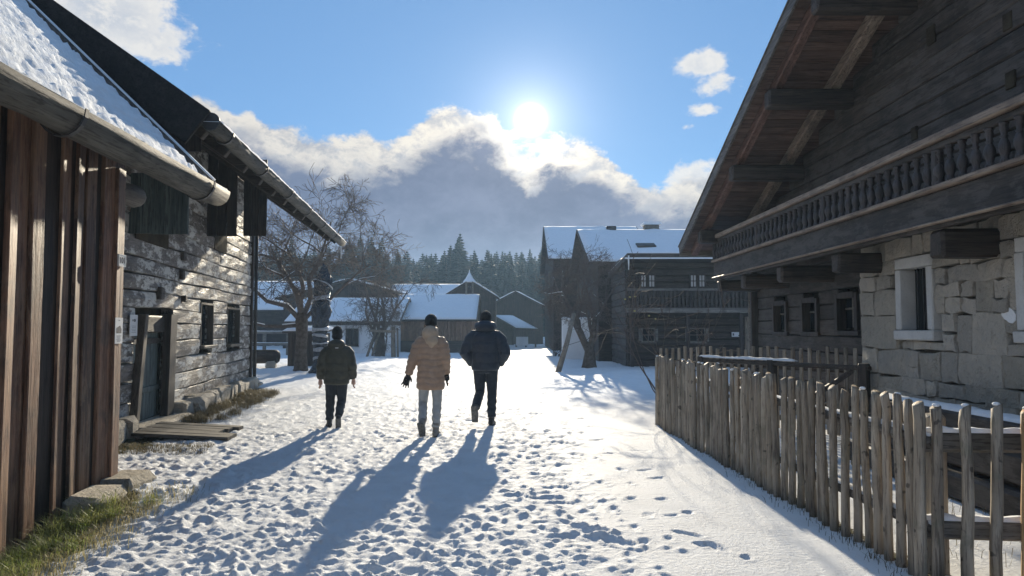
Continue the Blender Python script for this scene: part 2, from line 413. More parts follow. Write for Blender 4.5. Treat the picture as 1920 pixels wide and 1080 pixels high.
M['enamel'] = plain('enamel', (.82, .82, .80), (.74, .73, .7), 5, .35, .5, 0)
M['enamel_black'] = plain('enamel_black', (.015, .015, .017), (.03, .03, .03), 5, .35, .5, 0)
def glass():
    m, N, b, out = new_mat('window_glass'); b.inputs['Base Color'].default_value = (.012, .016, .02, 1)
    b.inputs['Roughness'].default_value = .15; b.inputs['Specular IOR Level'].default_value = .25; return m
M['glass'] = glass()
def plastic():
    m, N, b, out = new_mat('black_foil'); P, r = coords(N)
    n = N.noise(P, 7, 5, .7, 1.2); n2 = N.noise(P, 2.5, 3, .6, .8)
    N.l.new(N.mix(N.smooth(n, .4, .7), (.008, .012, .022), (.025, .034, .055)), b.inputs['Base Color'])
    b.inputs['Roughness'].default_value = .22; b.inputs['Specular IOR Level'].default_value = .7
    bump(N, b, N.m('ADD', n, n2), .9, .08); return m
M['plastic'] = plastic()
def cloth(name, c1, c2, fine=180, rough=.75, spec=.2, folds=9, bs=.6):
    m, N, b, out = new_mat(name); P, r = coords(N)
    n = N.noise(P, folds, 5, .6, .6); n2 = N.noise(P, fine, 2, .5)
    N.l.new(N.mix(N.smooth(n, .35, .7), c1, c2), b.inputs['Base Color'])
    b.inputs['Roughness'].default_value = rough; b.inputs['Specular IOR Level'].default_value = spec
    b.inputs['Sheen Weight'].default_value = .15
    bump(N, b, N.m('ADD', n, N.m('MULTIPLY', n2, .08)), bs, .03); return m
M['olive'] = cloth('olive_padded', (.050, .052, .040), (.075, .075, .058), rough=.6)
M['camel'] = cloth('rose_beige_padded', (.36, .24, .16), (.43, .295, .205), rough=.55, spec=.3)
M['hood_fur'] = cloth('hood_lining', (.46, .40, .30), (.54, .48, .38))
M['navy'] = cloth('navy_padded', (.018, .028, .045), (.03, .042, .062), rough=.55, spec=.3)
M['black'] = cloth('black_knit', (.012, .013, .015), (.022, .023, .026), fine=120)
M['dark_trouser'] = cloth('dark_trouser', (.022, .026, .034), (.036, .042, .052))
M['navy_trouser'] = cloth('navy_trouser', (.016, .024, .036), (.028, .038, .052))
M['pale_trouser'] = cloth('pale_denim', (.34, .36, .37), (.44, .46, .47))
M['boot'] = cloth('boot_leather', (.03, .028, .026), (.06, .055, .05), rough=.5, spec=.35)
M['boot_grey'] = cloth('boot_suede', (.20, .19, .175), (.28, .265, .25), rough=.8)
M['skin'] = cloth('skin', (.52, .33, .25), (.56, .37, .29), rough=.5, spec=.3, bs=.1)
M['hair'] = cloth('hair', (.25, .16, .09), (.34, .23, .13), rough=.5, spec=.4)
def blade(name, c1, c2):
    m, N, b, out = new_mat(name); P, r = coords(N); n1 = N.noise(P, 6, 3, .6)
    c = N.mix(N.smooth(n1, .35, .65), c1, c2); N.l.new(c, b.inputs['Base Color']); b.inputs['Roughness'].default_value = .5
    t = N.new('ShaderNodeBsdfTranslucent'); N.l.new(c, t.inputs[0]); mx = N.new('ShaderNodeMixShader'); mx.inputs[0].default_value = .5
    N.l.new(b.outputs[0], mx.inputs[1]); N.l.new(t.outputs[0], mx.inputs[2]); N.l.new(mx.outputs[0], out.inputs[0]); return m
M['grass'] = blade('grass_blade', (.12, .18, .035), (.30, .32, .12))
M['straw'] = blade('straw', (.20, .18, .09), (.36, .32, .18))
M['dry_grass'] = blade('dry_grass', (.075, .062, .032), (.15, .125, .07))
M['needles'] = plain('conifer_needles', (.012, .026, .022), (.028, .048, .036), .7, .8, .15, 0, vary=.4)
M['earth'] = plain('earth', (.04, .032, .022), (.075, .06, .04), 5, .9, .1, .6, .03)
M['dead_leaf'] = plain('leaf_yellow', (.42, .36, .12), (.5, .44, .2), 5, .7, .2, 0)

# ------------------------------------------------------------------ the ground: one sheet, modelled snow
LH_T = .149
def lh_wall_x(Y): return -5.53 - LH_T * (Y - 11.25)
def sh_wall_x(Y): return -3.87 - .065 * (Y - 7.25)
RX0, RX1, RY0, RY1, RS = -9.0, 7.0, 1.5, 24.0, .02
def snow_relief():
    nx = int((RX1 - RX0) / RS) + 1; ny = int((RY1 - RY0) / RS) + 1
    xs = RX0 + np.arange(nx) * RS; ys = RY0 + np.arange(ny) * RS
    Xg, Yg = np.meshgrid(xs, ys)
    edge = .62 + .10 * np.sin(Yg * 1.3) + .35 * fbm(Xg * .9, Yg * .9, 3, 5)
    trod = 1 / (1 + np.exp((Xg - edge) / .10))
    H = .022 * fbm(Xg * .7, Yg * .7, 3, 1) + .010 * fbm(Xg * 3, Yg * 1.6, 3, 2)
    H += .66 * trod * (.022 * fbm(Xg * 3.6, Yg * 3.0, 4, 3, .6) + .030 * np.abs(fbm(Xg * 10, Yg * 8, 3, 9)) * 2 + .036 * fbm(Xg * 19, Yg * 17, 2, 12) - .03)
    H += (1 - trod) * (.006 * fbm(Xg * 1.4, Yg * 6, 3, 33))
    rs = np.random.RandomState(3)
    def stamp(x, y, a, L, Wd, dep, rim):
        rad = L * .5 + .10
        i0, i1 = int((x - rad - RX0) / RS), int((x + rad - RX0) / RS) + 1; j0, j1 = int((y - rad - RY0) / RS), int((y + rad - RY0) / RS) + 1
        i0, j0 = max(i0, 0), max(j0, 0); i1, j1 = min(i1, nx), min(j1, ny)
        if i1 <= i0 or j1 <= j0: return
        dx = Xg[j0:j1, i0:i1] - x; dy = Yg[j0:j1, i0:i1] - y
        u = (dx * math.sin(a) + dy * math.cos(a)) / (L * .5); v = (dx * math.cos(a) - dy * math.sin(a)) / (Wd * .5)
        wv = v / (1.0 - .18 * np.cos(u * 2.6) * (u < .2))
        q = np.sqrt(u * u * np.where(np.abs(u) > .5, 1.0, .9) + wv * wv)
        q = (np.abs(u) ** 2.3 + np.abs(wv) ** 2.3) ** (1 / 2.3) + .45 * (vnoise(dx * 16 + x * 31, dy * 16 + y * 31, 6) - .5)
        pit = 1 / (1 + np.exp((q - 1.0) / .11)); ring = np.exp(-((q - 1.28) / .22) ** 2)
        tilt = 1 + .35 * u
        Hs = H[j0:j1, i0:i1]
        H[j0:j1, i0:i1] = Hs * (1 - .55 * pit) - dep * pit * tilt + rim * ring * (.4 + 1.1 * vnoise(dx * 22 + x * 50, dy * 22 + y * 50, 4))
    for i in range(4200):
        y = 1.8 + 21.5 * rs.rand() ** 1.0; x = -5.6 + 6.9 * rs.rand()
        if 1 / (1 + math.exp((x - .6) / .12)) < rs.rand(): continue
        a = rs.normal(0, .7) + (math.pi if rs.rand() < .4 else 0)
        k_ = rs.uniform(.5, 1.35); stamp(x, y, a, .27 * k_ * rs.uniform(.8, 1.2), .11 * k_ * rs.uniform(.75, 1.35), rs.uniform(.004, .018), rs.uniform(.006, .020))
    # single tracks on the untrodden side, dug a little deeper
    track = [onG(*p) for p in [(1185, 905), (1180, 935), (1215, 965), (1190, 990), (1205, 1015), (1180, 1045), (1240, 935), (1260, 965), (1290, 960), (1255, 1010), (1315, 1020),
                               (1345, 1025), (1400, 1045), (1290, 1000), (1165, 880), (1140, 850), (1120, 825), (1105, 800), (1090, 785), (1060, 770), (1050, 752), (1150, 955), (1175, 1070),
                               (1260, 1085), (1230, 895), (1212, 880), (1075, 740), (1090, 812), (1130, 905), (1200, 845), (1030, 735)]]
    for p in track:
        stamp(p.x, p.y, rs.normal(.1, .6), rs.uniform(.10, .24), rs.uniform(.06, .095), rs.uniform(.012, .028), .008)
    for i in range(14000):       # kicked-up clods and crumbs
        y = 1.8 + 13 * rs.rand(); x = -5.4 + 6.6 * rs.rand()
        if 1 / (1 + math.exp((x - .6) / .18)) < rs.rand(): continue
        r = .012 + .03 * rs.rand() ** 2; i0 = int((x - .1 - RX0) / RS); j0 = int((y - .1 - RY0) / RS)
        sl_ = (slice(max(j0, 0), j0 + 11), slice(max(i0, 0), i0 + 11)); dx = Xg[sl_] - x; dy = Yg[sl_] - y
        H[sl_] += r * .5 * np.exp(-(dx * dx + dy * dy * 1.5) / (r * r))
    # path edge where the snow thins towards the fence
    return xs, ys, H, trod
def base_z(X, Y):
    z = -.42 * np.exp(-((np.minimum(X + 4.1, 0) * 0 + (X + 4.2)) / .9) ** 2) * np.clip((6.9 - Y) / 1.6, 0, 1) * (X > -6) \
        + .10 * fbm(X * .12, Y * .12, 2, 8) * np.clip((Y - 14) / 20, 0, 1)
    z = z + np.clip((Y - 85) / 300, 0, 1) * 6
    return z
def make_ground():
    xs, ys, H, trod = snow_relief()
    s_in = np.linspace(-.80, .80, 470)
    s_out = np.cumsum(.004 * 1.32 ** np.arange(1, 32)); s_out = s_out[s_out < 40] + .80
    s = np.concatenate([-s_out[::-1], s_in, s_out])
    Y = [-120, -60, -30, -15, -8, -4, -2, -.5, .5, 1.3]; y = 1.9
    while y < 425:
        Y.append(y); y += .020 if y < 5.5 else min(.020 * (y / 5.5) ** 1.5, 60)
    Y = np.array(Y); Sg, Yg = np.meshgrid(s, Y); Xg = Sg * np.maximum(np.abs(Yg), 3.0)
    Xg = np.where(np.abs(Xg) > 400, np.sign(Xg) * (400 + .002 * np.abs(Sg)), Xg)
    Z = base_z(Xg, Yg)
    fx = (Xg - RX0) / RS; fy = (Yg - RY0) / RS
    ins = (fx > 1) & (fx < len(xs) - 2) & (fy > 1) & (fy < len(ys) - 2)
    fx = np.clip(fx, 1, len(xs) - 3); fy = np.clip(fy, 1, len(ys) - 3)
    ix = fx.astype(int); iy = fy.astype(int); ux = fx - ix; uy = fy - iy
    h = (H[iy, ix] * (1 - ux) + H[iy, ix + 1] * ux) * (1 - uy) + (H[iy + 1, ix] * (1 - ux) + H[iy + 1, ix + 1] * ux) * uy
    tr = trod[iy, ix]
    w = np.clip((23.5 - Yg) / 3, 0, 1) * ins
    far = .14 * fbm(Xg * 2.6, Yg * 1.5, 4, 21, .65) * np.clip(1 - np.maximum(np.abs(Yg) - 70, 0) / 30, 0, 1)
    Z = Z + h * w + (1 - w) * far
    # bare, thawed strips: foot of the log house, the shed corner and along the fence
    dW = Xg - lh_wall_x(Yg)
    bare = np.exp(-(np.maximum(dW - .25, 0) / .45) ** 2) * np.clip((Yg - 8.5) / 1.0, 0, 1) * np.clip((19.5 - Yg) / 1.5, 0, 1) * (dW > -3)
    dS = Xg - sh_wall_x(Yg)
    bare = np.maximum(bare, np.exp(-(np.maximum(dS - .30, 0) / .22) ** 2) * np.clip((7.2 - Yg) / .5, 0, 1) * (dS > -3))
    fxl = 2.37 - .027 * (Yg - 11.5) ; dF = np.abs(Xg - fxl + .03)
    bare = np.maximum(bare, .62 * np.exp(-(dF / .09) ** 2) * (Yg > 4) * (Yg < 11.9))
    bare = np.maximum(bare, .55 * np.exp(-((Xg - 4.4) / .35) ** 2) * (Yg > 3) * (Yg < 10))
    nr, nc = Xg.shape
    v = np.stack([Xg, Yg, Z], -1).reshape(-1, 3)
    i = np.arange(nr * nc).reshape(nr, nc)
    f = np.stack([i[:-1, :-1], i[:-1, 1:], i[1:, 1:], i[1:, :-1]], -1).reshape(-1, 4)
    me = bpy.data.meshes.new('ground'); me.vertices.add(len(v)); me.vertices.foreach_set('co', v.ravel())
    me.loops.add(f.size); me.loops.foreach_set('vertex_index', f.ravel().astype(np.int32))
    me.polygons.add(len(f)); me.polygons.foreach_set('loop_start', np.arange(0, f.size, 4, dtype=np.int32)); me.polygons.foreach_set('loop_total', np.full(len(f), 4, np.int32))
    me.polygons.foreach_set('use_smooth', np.ones(len(f), bool)); me.update(calc_edges=True)
    for nm, a in (('bare', bare), ('trod', tr * w + (1 - w) * .3)):
        at = me.attributes.new(nm, 'FLOAT', 'POINT'); at.data.foreach_set('value', a.ravel().astype(np.float32))
    me.materials.append(M['ground'])
    o = bpy.data.objects.new('ground', me); COL.objects.link(o)
    setp(o, 'snow covered village ground with a trodden path through the middle', 'ground', kind='structure')
    return o
GROUND = make_ground()
def gz(x, y): return float(base_z(np.array([float(x)]), np.array([float(y)]))[0])
# ------------------------------------------------------------------ shed of upright boards (left, close)
def plank(mb, p0, p1, wdir, tdir, w, t, bow=.0, seg=3, jit=.004, w1=None):
    """sawn board from p0 to p1, slightly crooked, chamfered front edges"""
    p0, p1 = Vector(p0), Vector(p1); wdir, tdir = Vector(wdir).normalized(), Vector(tdir).normalized()
    w1 = w if w1 is None else w1
    rings = []
    for i in range(seg + 1):
        f = i / seg; c = p0.lerp(p1, f) + wdir * (bow * math.sin(f * math.pi) + random.uniform(-jit, jit))
        ww = (w + (w1 - w) * f) * .5 + random.uniform(-jit, jit); ch = min(.008, t * .3)
        prof = [(-ww, 0), (ww, 0), (ww, t - ch), (ww - ch, t), (-ww + ch, t), (-ww, t - ch)]
        rings.append([c + wdir * a + tdir * b for a, b in prof])
    vs = [v for r in rings for v in r]; n = 6; fs = []
    for i in range(seg):
        for k in range(n): a = i * n + k; b = i * n + (k + 1) % n; fs.append((a, b, b + n, a + n))
    fs.append(tuple(range(n))); fs.append(tuple(seg * n + k for k in range(n)))
    return mb.add(vs, fs)

def roof_snow(parent, name, A, U, V, lu, lv, du, dv, thick, mat, seed=0, lump=.03, rows=None):
    """snow lying on a roof plane: corner A, unit vectors U (along eave), V (up the slope)"""
    A, U, V = Vector(A), Vector(U).normalized(), Vector(V).normalized(); Nn = U.cross(V)
    if Nn.z < 0: Nn = -Nn
    nu, nv = max(2, int(lu / du)), max(2, int(lv / dv))
    gu, gv = np.meshgrid(np.linspace(0, lu, nu), np.linspace(0, lv, nv))
    h = thick * (.75 + .8 * fbm(gu * 1.5, gv * 1.5, 3, seed)) + lump * fbm(gu * 9, gv * 9, 3, seed + 5, .75)
    if rows: h = h + rows * (np.mod(gv / .17 + .25 * fbm(gu * 3, gv * 0, 2, seed + 7), 1.0) - .5)
    e = np.minimum(np.minimum(gu, lu - gu), np.minimum(gv + .03, lv - gv)); h = h * np.clip(e / (thick * .9), 0.02, 1) ** .5
    h = np.maximum(h, .006)
    ju = np.where(gv < dv * .5, .0, 0); jv = np.where(gv < dv * .5, .03 * fbm(gu * 6, gu * 0, 3, seed + 3), 0)
    P = np.array(A)[None, None] + gu[..., None] * np.array(U) + (gv + jv)[..., None] * np.array(V) + h[..., None] * np.array(Nn)
    Bm = np.array(A)[None, None] + gu[..., None] * np.array(U) + (gv + jv)[..., None] * np.array(V)
    mb = MB(); i = np.arange(nu * nv).reshape(nv, nu); n = nu * nv
    top = np.stack([i[:-1, :-1], i[:-1, 1:], i[1:, 1:], i[1:, :-1]], -1).reshape(-1, 4)
    mb.add(P.reshape(-1, 3).tolist(), top.tolist())
    ring = list(i[0, :]) + list(i[1:, -1]) + list(i[-1, ::-1][1:]) + list(i[::-1, 0][1:-1])
    pb = Bm.reshape(-1, 3); b0 = len(mb.v); mb.v.extend([tuple(pb[k]) for k in ring]); m = len(ring)
    mb.f.extend([(int(ring[k]), b0 + k, b0 + (k + 1) % m, int(ring[(k + 1) % m])) for k in range(m)])
    return mb.build(name, mat, parent, True)

def build_shed():
    T = empty('board_shed', (-4.3, 5.0, -.3), 'shed of rough brown upright boards with a snowy roof and house number', 'shed')
    d = Vector((-.065, 1, 0)).normalized(); n = Vector((1, .065, 0)).normalized()
    def W(Y, off=0, z=0): return Vector((sh_wall_x(Y), Y, z)) + n * off
    # backing boards, then cover boards standing proud of them
    Y = 1.0; i = 0; rr = random.Random(3)
    while Y < 7.16:
        w = rr.uniform(.17, .24); zb = -.6
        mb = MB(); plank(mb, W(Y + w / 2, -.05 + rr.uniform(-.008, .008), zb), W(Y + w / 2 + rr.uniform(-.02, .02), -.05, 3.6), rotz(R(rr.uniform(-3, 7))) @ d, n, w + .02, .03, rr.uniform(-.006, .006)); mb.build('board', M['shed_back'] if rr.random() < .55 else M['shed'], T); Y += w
    Y = 1.15
    while Y < 7.0:
        w = rr.uniform(.09, .14) if rr.random() < .45 else rr.uniform(.15, .22)
        zb = -.60 + max(0, (Y - 5.6)) * .28 + rr.uniform(-.03, .03)
        mb = MB(); tw = R(rr.choice((rr.uniform(-6, 3), rr.uniform(4, 13), rr.uniform(6, 12)))); plank(mb, W(Y + w / 2, -.02, zb), W(Y + w / 2, -.02, 3.55), rotz(tw) @ d, rotz(tw) @ n, w, rr.uniform(.022, .05), rr.uniform(-.015, .015), 5, .006); mb.build('cover_board', M['shed'], T)
        Y += w + rr.choice((rr.uniform(.03, .08), rr.uniform(.10, .24)))
    mb = MB(); plank(mb, W(7.17, -.09, -.02), W(7.17, -.09, 3.05), rotz(R(5)) @ d, rotz(R(5)) @ n, .19, .14, .004, 5, .005); mb.build('corner_post', M['shed'], T)
    # gable end towards the log house
    for k in range(14):
        c = W(7.22, 0) - n * (.12 + k * .2) ; mb = MB()
        plank(mb, (c.x, c.y, 0), (c.x, c.y, 3.3 + k * .17), n, d, .205, .03); mb.build('board', M['shed'], T)
    # wall plate with its round log end
    mb = MB(); mb.tube([W(.5, -.20, 2.86), W(7.0, -.18, 2.86), W(7.30, -.06, 2.86), W(7.60, -.02, 2.86), W(7.66, -.02, 2.86)], [.10, .105, .115, .12, .10], 12); mb.build('wall_plate', M['grey_y'], T, True)
    # sill stones under the wall
    for (y0, y1, z0, z1, off) in [(6.35, 7.50, -.36, .07, .27), (5.2, 6.3, -.66, -.30, .10)]:
        c = W((y0 + y1) / 2, off - .13, (z0 + z1) / 2); mb = MB()
        rm = basis(n, d, Vector((0, 0, 1)))
        for q in range(2):
            yy = y0 + (y1 - y0) * (q + .5) / 2; cc = W(yy, off - .12, (z0 + z1) / 2 + rr.uniform(-.02, .02))
            mb2 = MB(); mb2.box(cc, (.36, (y1 - y0) / 2 - .01, z1 - z0), rm, .05, .022, rr); ob = mb2.build('sill_stone', M['stone'], T)
    # roof: eave line, slope up to the left
    E0 = Vector((-3.30 + .053 * 8.0, -.04, 3.05)); E1 = Vector((-3.30, 7.96, 3.05)); ud = (E1 - E0).normalized()
    lu = (E1 - E0).length; pit = R(44); side = Vector((-ud.y, ud.x, 0)); V = side * math.cos(pit) + Vector((0, 0, math.sin(pit)))
    Nn = ud.cross(V); Nn = Nn if Nn.z > 0 else -Nn
    mb = MB(); ln = 5.2
    q = [E0, E1, E1 + V * ln, E0 + V * ln]; mb.add([p + Nn * .0 for p in q] + [p - Nn * .05 for p in q], [(0, 1, 2, 3), (7, 6, 5, 4), (0, 4, 5, 1), (1, 5, 6, 2), (2, 6, 7, 3), (3, 7, 4, 0)])
    roof = mb.build('roof', M['dark_y'], T)
    mb = MB(); r0 = E0 + V * ln; r1 = E1 + V * ln; V2 = -side * math.cos(pit) * -1 + Vector((0, 0, -math.sin(pit)))
    q = [r0, r1, r1 + V2 * ln, r0 + V2 * ln]; N2 = Vector((0, 0, 1)); mb.add(q + [p - N2 * .06 for p in q], [(0, 1, 2, 3), (7, 6, 5, 4), (0, 4, 5, 1), (1, 5, 6, 2), (2, 6, 7, 3), (3, 7, 4, 0)]); mb.build('back_slope', M['dark_y'], roof)
    roof_snow(roof, 'snow_cover', E0 + V * .02 + Nn * .004, ud, V, lu - .10, ln - .05, .035, .035, .05, M['roof_snow'], 4, .05, .06)
    mb = MB(); vb = E1 + ud * .02
    mb.box(vb + V * ln / 2 + Nn * .02, (.05, ln, .10), basis(ud, V, Nn), .006); mb.build('verge_board', M['grey_y'], roof)
    mb = MB(); mb.box(vb + V * ln / 2 + Nn * .085, (.07, ln, .02), basis(ud, V, Nn), .004); mb.build('snow_strip', M['snow'], roof)
    # hewn log gutter on iron straps
    g0 = E0 + Vector((.10, 0, -.12)) ; g1 = E1 + Vector((.10, 0.02, -.12)); prof = []
    for k in range(13):
        a = math.pi + math.pi * k / 12; prof.append((math.cos(a) * .145, math.sin(a) * .17))
    prof += [(.115, .0), (.08, -.07), (0, -.1), (-.08, -.07), (-.115, 0)]
    vs = []; fs = []; n_ = len(prof); seg = 14
    for i in range(seg + 1):
        c = g0.lerp(g1, i / seg); sc = 1 + .06 * math.sin(i * 2.1) + .03 * math.sin(i * 5.3)
        for (a, b) in prof: vs.append(c + side * -a * sc + Vector((0, 0, b * sc + .05)))
    for i in range(seg):
        for k in range(n_): a = i * n_ + k; b = i * n_ + (k + 1) % n_; fs.append((a, b, b + n_, a + n_))
    fs += [tuple(range(n_)), tuple(seg * n_ + k for k in range(n_))]
    mb = MB(); mb.add(vs, fs); gut = mb.build('gutter', M['gutter_wood'], T, True)
    roof_snow(gut, 'snow_line', g0 + Vector((-.06, 0, .06)), ud, Vector((1, 0, .05)), lu, .17, .05, .03, .025, M['snow'], 9, .03)
    for f in (.12, .36, .62, .93):
        c = g0.lerp(g1, f); mb = MB(); pts = [c + side * -math.cos(a) * .158 + Vector((0, 0, math.sin(a) * .185 + .05)) for a in [math.pi + math.pi * k / 10 for k in range(11)]]
        for k in range(10):
            A, B = pts[k], pts[k + 1]; e = ud * .022; up = (pts[k] - c).normalized() * .008
            mb.add([A - e, A + e, B + e, B - e, A - e + up, A + e + up, B + e + up, B - e + up], [(0, 1, 2, 3), (4, 7, 6, 5), (0, 4, 5, 1), (3, 2, 6, 7), (0, 3, 7, 4), (1, 5, 6, 2)])
        mb.build('gutter_strap', M['iron'], T)
    return T, W, d, n
SHED, SW, sd, sn = build_shed()

def text_obj(name, txt, size, mat, loc, xdir, ydir, parent, ext=.0015):
    c = bpy.data.curves.new(name, 'FONT'); c.body = txt; c.size = size; c.align_x = 'CENTER'; c.align_y = 'CENTER'; c.extrude = ext; c.resolution_u = 3
    o = bpy.data.objects.new(name, c); dg = bpy.context.evaluated_depsgraph_get(); COL.objects.link(o); bpy.context.view_layer.update()
    me = bpy.data.meshes.new_from_object(o.evaluated_get(bpy.context.evaluated_depsgraph_get())); COL.objects.unlink(o); bpy.data.objects.remove(o)
    x = Vector(xdir).normalized(); y = Vector(ydir).normalized(); z = x.cross(y)
    mt = Matrix((x, y, z)).transposed().to_4x4(); mt.translation = Vector(loc); me.transform(mt)
    me.materials.clear(); me.materials.append(mat)
    ob = bpy.data.objects.new(name, me); COL.objects.link(ob); parent_to(ob, parent); return ob

def notices():
    UP = Vector((0, 0, 1)); rm = basis(sd, sn, UP)
    face = .052
    # enamel number plate, in profile of the corner post
    p = atX(216, 487, sh_wall_x(7.17) + face); c = Vector((sh_wall_x(7.17), 7.17, p.z)) + sn * (face + .012)
    T = empty('number_plate', c, 'small white enamel house number plate on the corner post', 'number plate')
    mb = MB(); mb.box(c, (.15, .018, .12), rm, .006); mb.build('plate', M['enamel'], T)
    for (dx, dz, w, h) in ((0, .054, .15, .008), (0, -.054, .15, .008), (-.071, 0, .008, .116), (.071, 0, .008, .116)):
        mb = MB(); mb.box(c + sd * dx + UP * dz + sn * .010, (w, .004, h), rm); mb.build('rim', M['enamel'], T)
    text_obj('numerals', '101', .085, M['enamel_black'], c + sn * .0105, -sd * -1 if False else sd, UP, T)
    # printed sheet on the corner post
    p = atX(214, 620, sh_wall_x(7.17) + face); c = Vector((sh_wall_x(7.17), 7.17, p.z)) + sn * (face + .006)
    T = empty('notice_sheet', c, 'tall white notice with a picture of a house on the corner post', 'notice')
    mb = MB(); mb.box(c, (.155, .004, .25), rm); mb.build('sheet', M['paper'], T)
    mb = MB(); o = c + sn * .003 + UP * -.005
    for (a, b) in [((-.055, -.02), (.055, .05)), ]:
        mb.poly([o + sd * -.055 + UP * -.02, o + sd * .05 + UP * -.02, o + sd * .05 + UP * .02, o + sd * .02 + UP * .055, o + sd * -.055 + UP * .03])
    mb.build('picture', M['ink'], T)
    mb = MB()
    for k in range(6): mb.box(c + sn * .0028 + UP * (-.05 - k * .011) + sd * (-.005 * (k % 2)), (.10 - .02 * (k % 3), .001, .003), rm)
    mb.box(c + sn * .0028 + UP * .10, (.03, .001, .006), rm); mb.build('print', M['ink'], T)
notices()

# ------------------------------------------------------------------ old log house behind the shed
ld = Vector((-LH_T, 1, 0)).normalized(); lnm = Vector((1, LH_T, 0)).normalized(); UP = Vector((0, 0, 1))
def L(Y, off=0, z=0): return Vector((lh_wall_x(Y), Y, z)) + lnm * off
def lh_px(px, py):
    """pixel on the log wall's plane"""
    d = ray(px, py); o = Vector((0, 0, CAMZ)); t = (L(11.25) - o).dot(lnm) / d.dot(lnm); return o + d * t
def build_loghouse():
    T = empty('log_farmhouse', (-6.2, 14, 0), 'grey flaking log farmhouse with leaning door frame and long eaves', 'farmhouse')
    rm = basis(lnm, ld, UP); rr = random.Random(11)
    Y0, Y1 = 9.35, 18.85
    P = lambda px, py: (lh_px(px, py).y, lh_px(px, py).z)
    dY0, dY1 = P(247, 700)[0], P(318, 700)[0]; dzt = 1.72
    w1 = (P(374, 600)[0], P(398, 600)[0], P(385, 648)[1], P(385, 568)[1]); w2 = (P(424, 600)[0], P(448, 600)[0], P(436, 645)[1], P(436, 577)[1])
    holes = [(dY0, dY1, -1, dzt), w1, w2]
    # dry-stone footing
    y = Y0
    while y < Y1:
        w = rr.uniform(.4, .8)
        if not (y + w > dY0 - .05 and y < dY1 + .05):
            mb = MB(); mb.box(L(y + w / 2, -.02, .10), (.5, w - .015, .32 + rr.uniform(-.03, .05)), rm, .05, .03, rr); mb.build('footing_stone', M['stone'], T)
        y += w
    # hewn logs, course by course, cut round the openings
    z = .22; ci = 0
    while z < 4.9:
        h = rr.uniform(.21, .30); spans = [(Y0, Y1)]
        for (a, b, c, d_) in holes:
            if z + h > c and z < d_:
                ns = []
                for (s, e) in spans:
                    if a > s: ns.append((s, min(e, a)))
                    if b < e: ns.append((max(s, b), e))
                spans = [q for q in ns if q[1] - q[0] > .02]
        ns = []
        for (s, e) in spans:   # butt joints
            if e - s > 4.5 and rr.random() < .7: c = s + (e - s) * rr.uniform(.3, .7); ns += [(s, c), (c, e)]
            else: ns.append((s, e))
        off = rr.uniform(-.012, .012)
        for (s, e) in ns:
            seg = max(2, int((e - s) / .45)); vs = []; fs = []; H2 = h / 2
            for i in range(seg + 1):
                yy = s + (e - s) * i / seg + (.006 if i == 0 else -.006 if i == seg else 0)
                du = [rr.uniform(-.012, .012) for _ in range(4)]
                prof = [(-.16, -H2), (-.005 + du[0] * .5, -H2 + .003), (.022 + off + du[1], -H2 * .88), (.026 + off + du[2] * .7, 0), (.022 + off + du[3], H2 * .88), (-.005, H2 - .003), (-.16, H2)]
                for (a, b) in prof: vs.append(L(yy, a, z + H2 + b + .012 * math.sin(yy * 1.7 + ci)))
            n_ = 7
            for i in range(seg):
                for k in range(n_): a = i * n_ + k; b = i * n_ + (k + 1) % n_; fs.append((a, b, b + n_, a + n_))
            fs += [tuple(range(n_)), tuple(seg * n_ + k for k in range(n_))]
            mb = MB(); mb.add(vs, fs); mb.build('log', M['log'], T)
        z += h + .004; ci += 1
    # inner lining so no light leaks between logs
    mb = MB()
    for (a, b, c, d_) in [(Y0, dY0, 0, 5.0), (dY0, dY1, dzt, 5.0), (dY1, w1[0], 0, 5.0), (w1[0], w1[1], 0, w1[2]), (w1[0], w1[1], w1[3], 5.0), (w1[1], w2[0], 0, 5.0), (w2[0], w2[1], 0, w2[2]), (w2[0], w2[1], w2[3], 5.0), (w2[1], Y1, 0, 5.0)]:
        mb.box(L((a + b) / 2, -.22, (c + d_) / 2), (.10, b - a, d_ - c), rm)
    mb.build('light_stop_lining', M['earth'], T)
    # windows
    for (a, b, c, d_) in (w1, w2):
        w = b - a; h = d_ - c; ctr = L((a + b) / 2, 0, (c + d_) / 2)
        e = empty('window', ctr); parent_to(e, T)
        def part(nm, off, dy, dz, sx, sy, sz, mat):
            mb = MB(); mb.box(ctr + lnm * off + ld * dy + UP * dz, (sx, sy, sz), rm, .006, .003, rr); mb.build(nm, mat, e)
        part('frame', -.03, -w / 2 + .02, 0, .12, .04, h, M['old_post']); part('frame', -.03, w / 2 - .02, 0, .12, .04, h, M['old_post'])
        part('frame', -.03, 0, h / 2 - .02, .12, w - .084, .04, M['old_post']); part('sill', .02, 0, -h / 2 - .02, .2, w + .12, .055, M['grey_y'])
        part('pane', -.13, 0, 0, .012, w - .1, h - .08, M['glass'])
    # door: leaning posts, boarded leaf, lintel
    e = empty('door', L((dY0 + dY1) / 2, 0, 0)); parent_to(e, T)
    def dp(nm, mb, mat):
        mb.build(nm, mat, e)
    mb = MB(); plank(mb, L(dY0 - .10, .02, -.02), L(dY0 + .13, .05, dzt - .02), ld, lnm, .15, .10, .01, 4, .006); dp('door_post', mb, M['old_post'])
    mb = MB(); plank(mb, L(dY1 - .20, -.03, .05), L(dY1 - .14, -.02, dzt), ld, lnm, .34, .12, .0, 4, .006); dp('door_post', mb, M['dark_z'])
    mb = MB(); mb.box(L((dY0 + dY1) / 2, -.06, dzt - .16), (.12, dY1 - dY0, .26), rm, .02, .006, rr); dp('lintel', mb, M['dark_y'])
    nb = 4; a, b = dY0 + .08, dY1 - .30
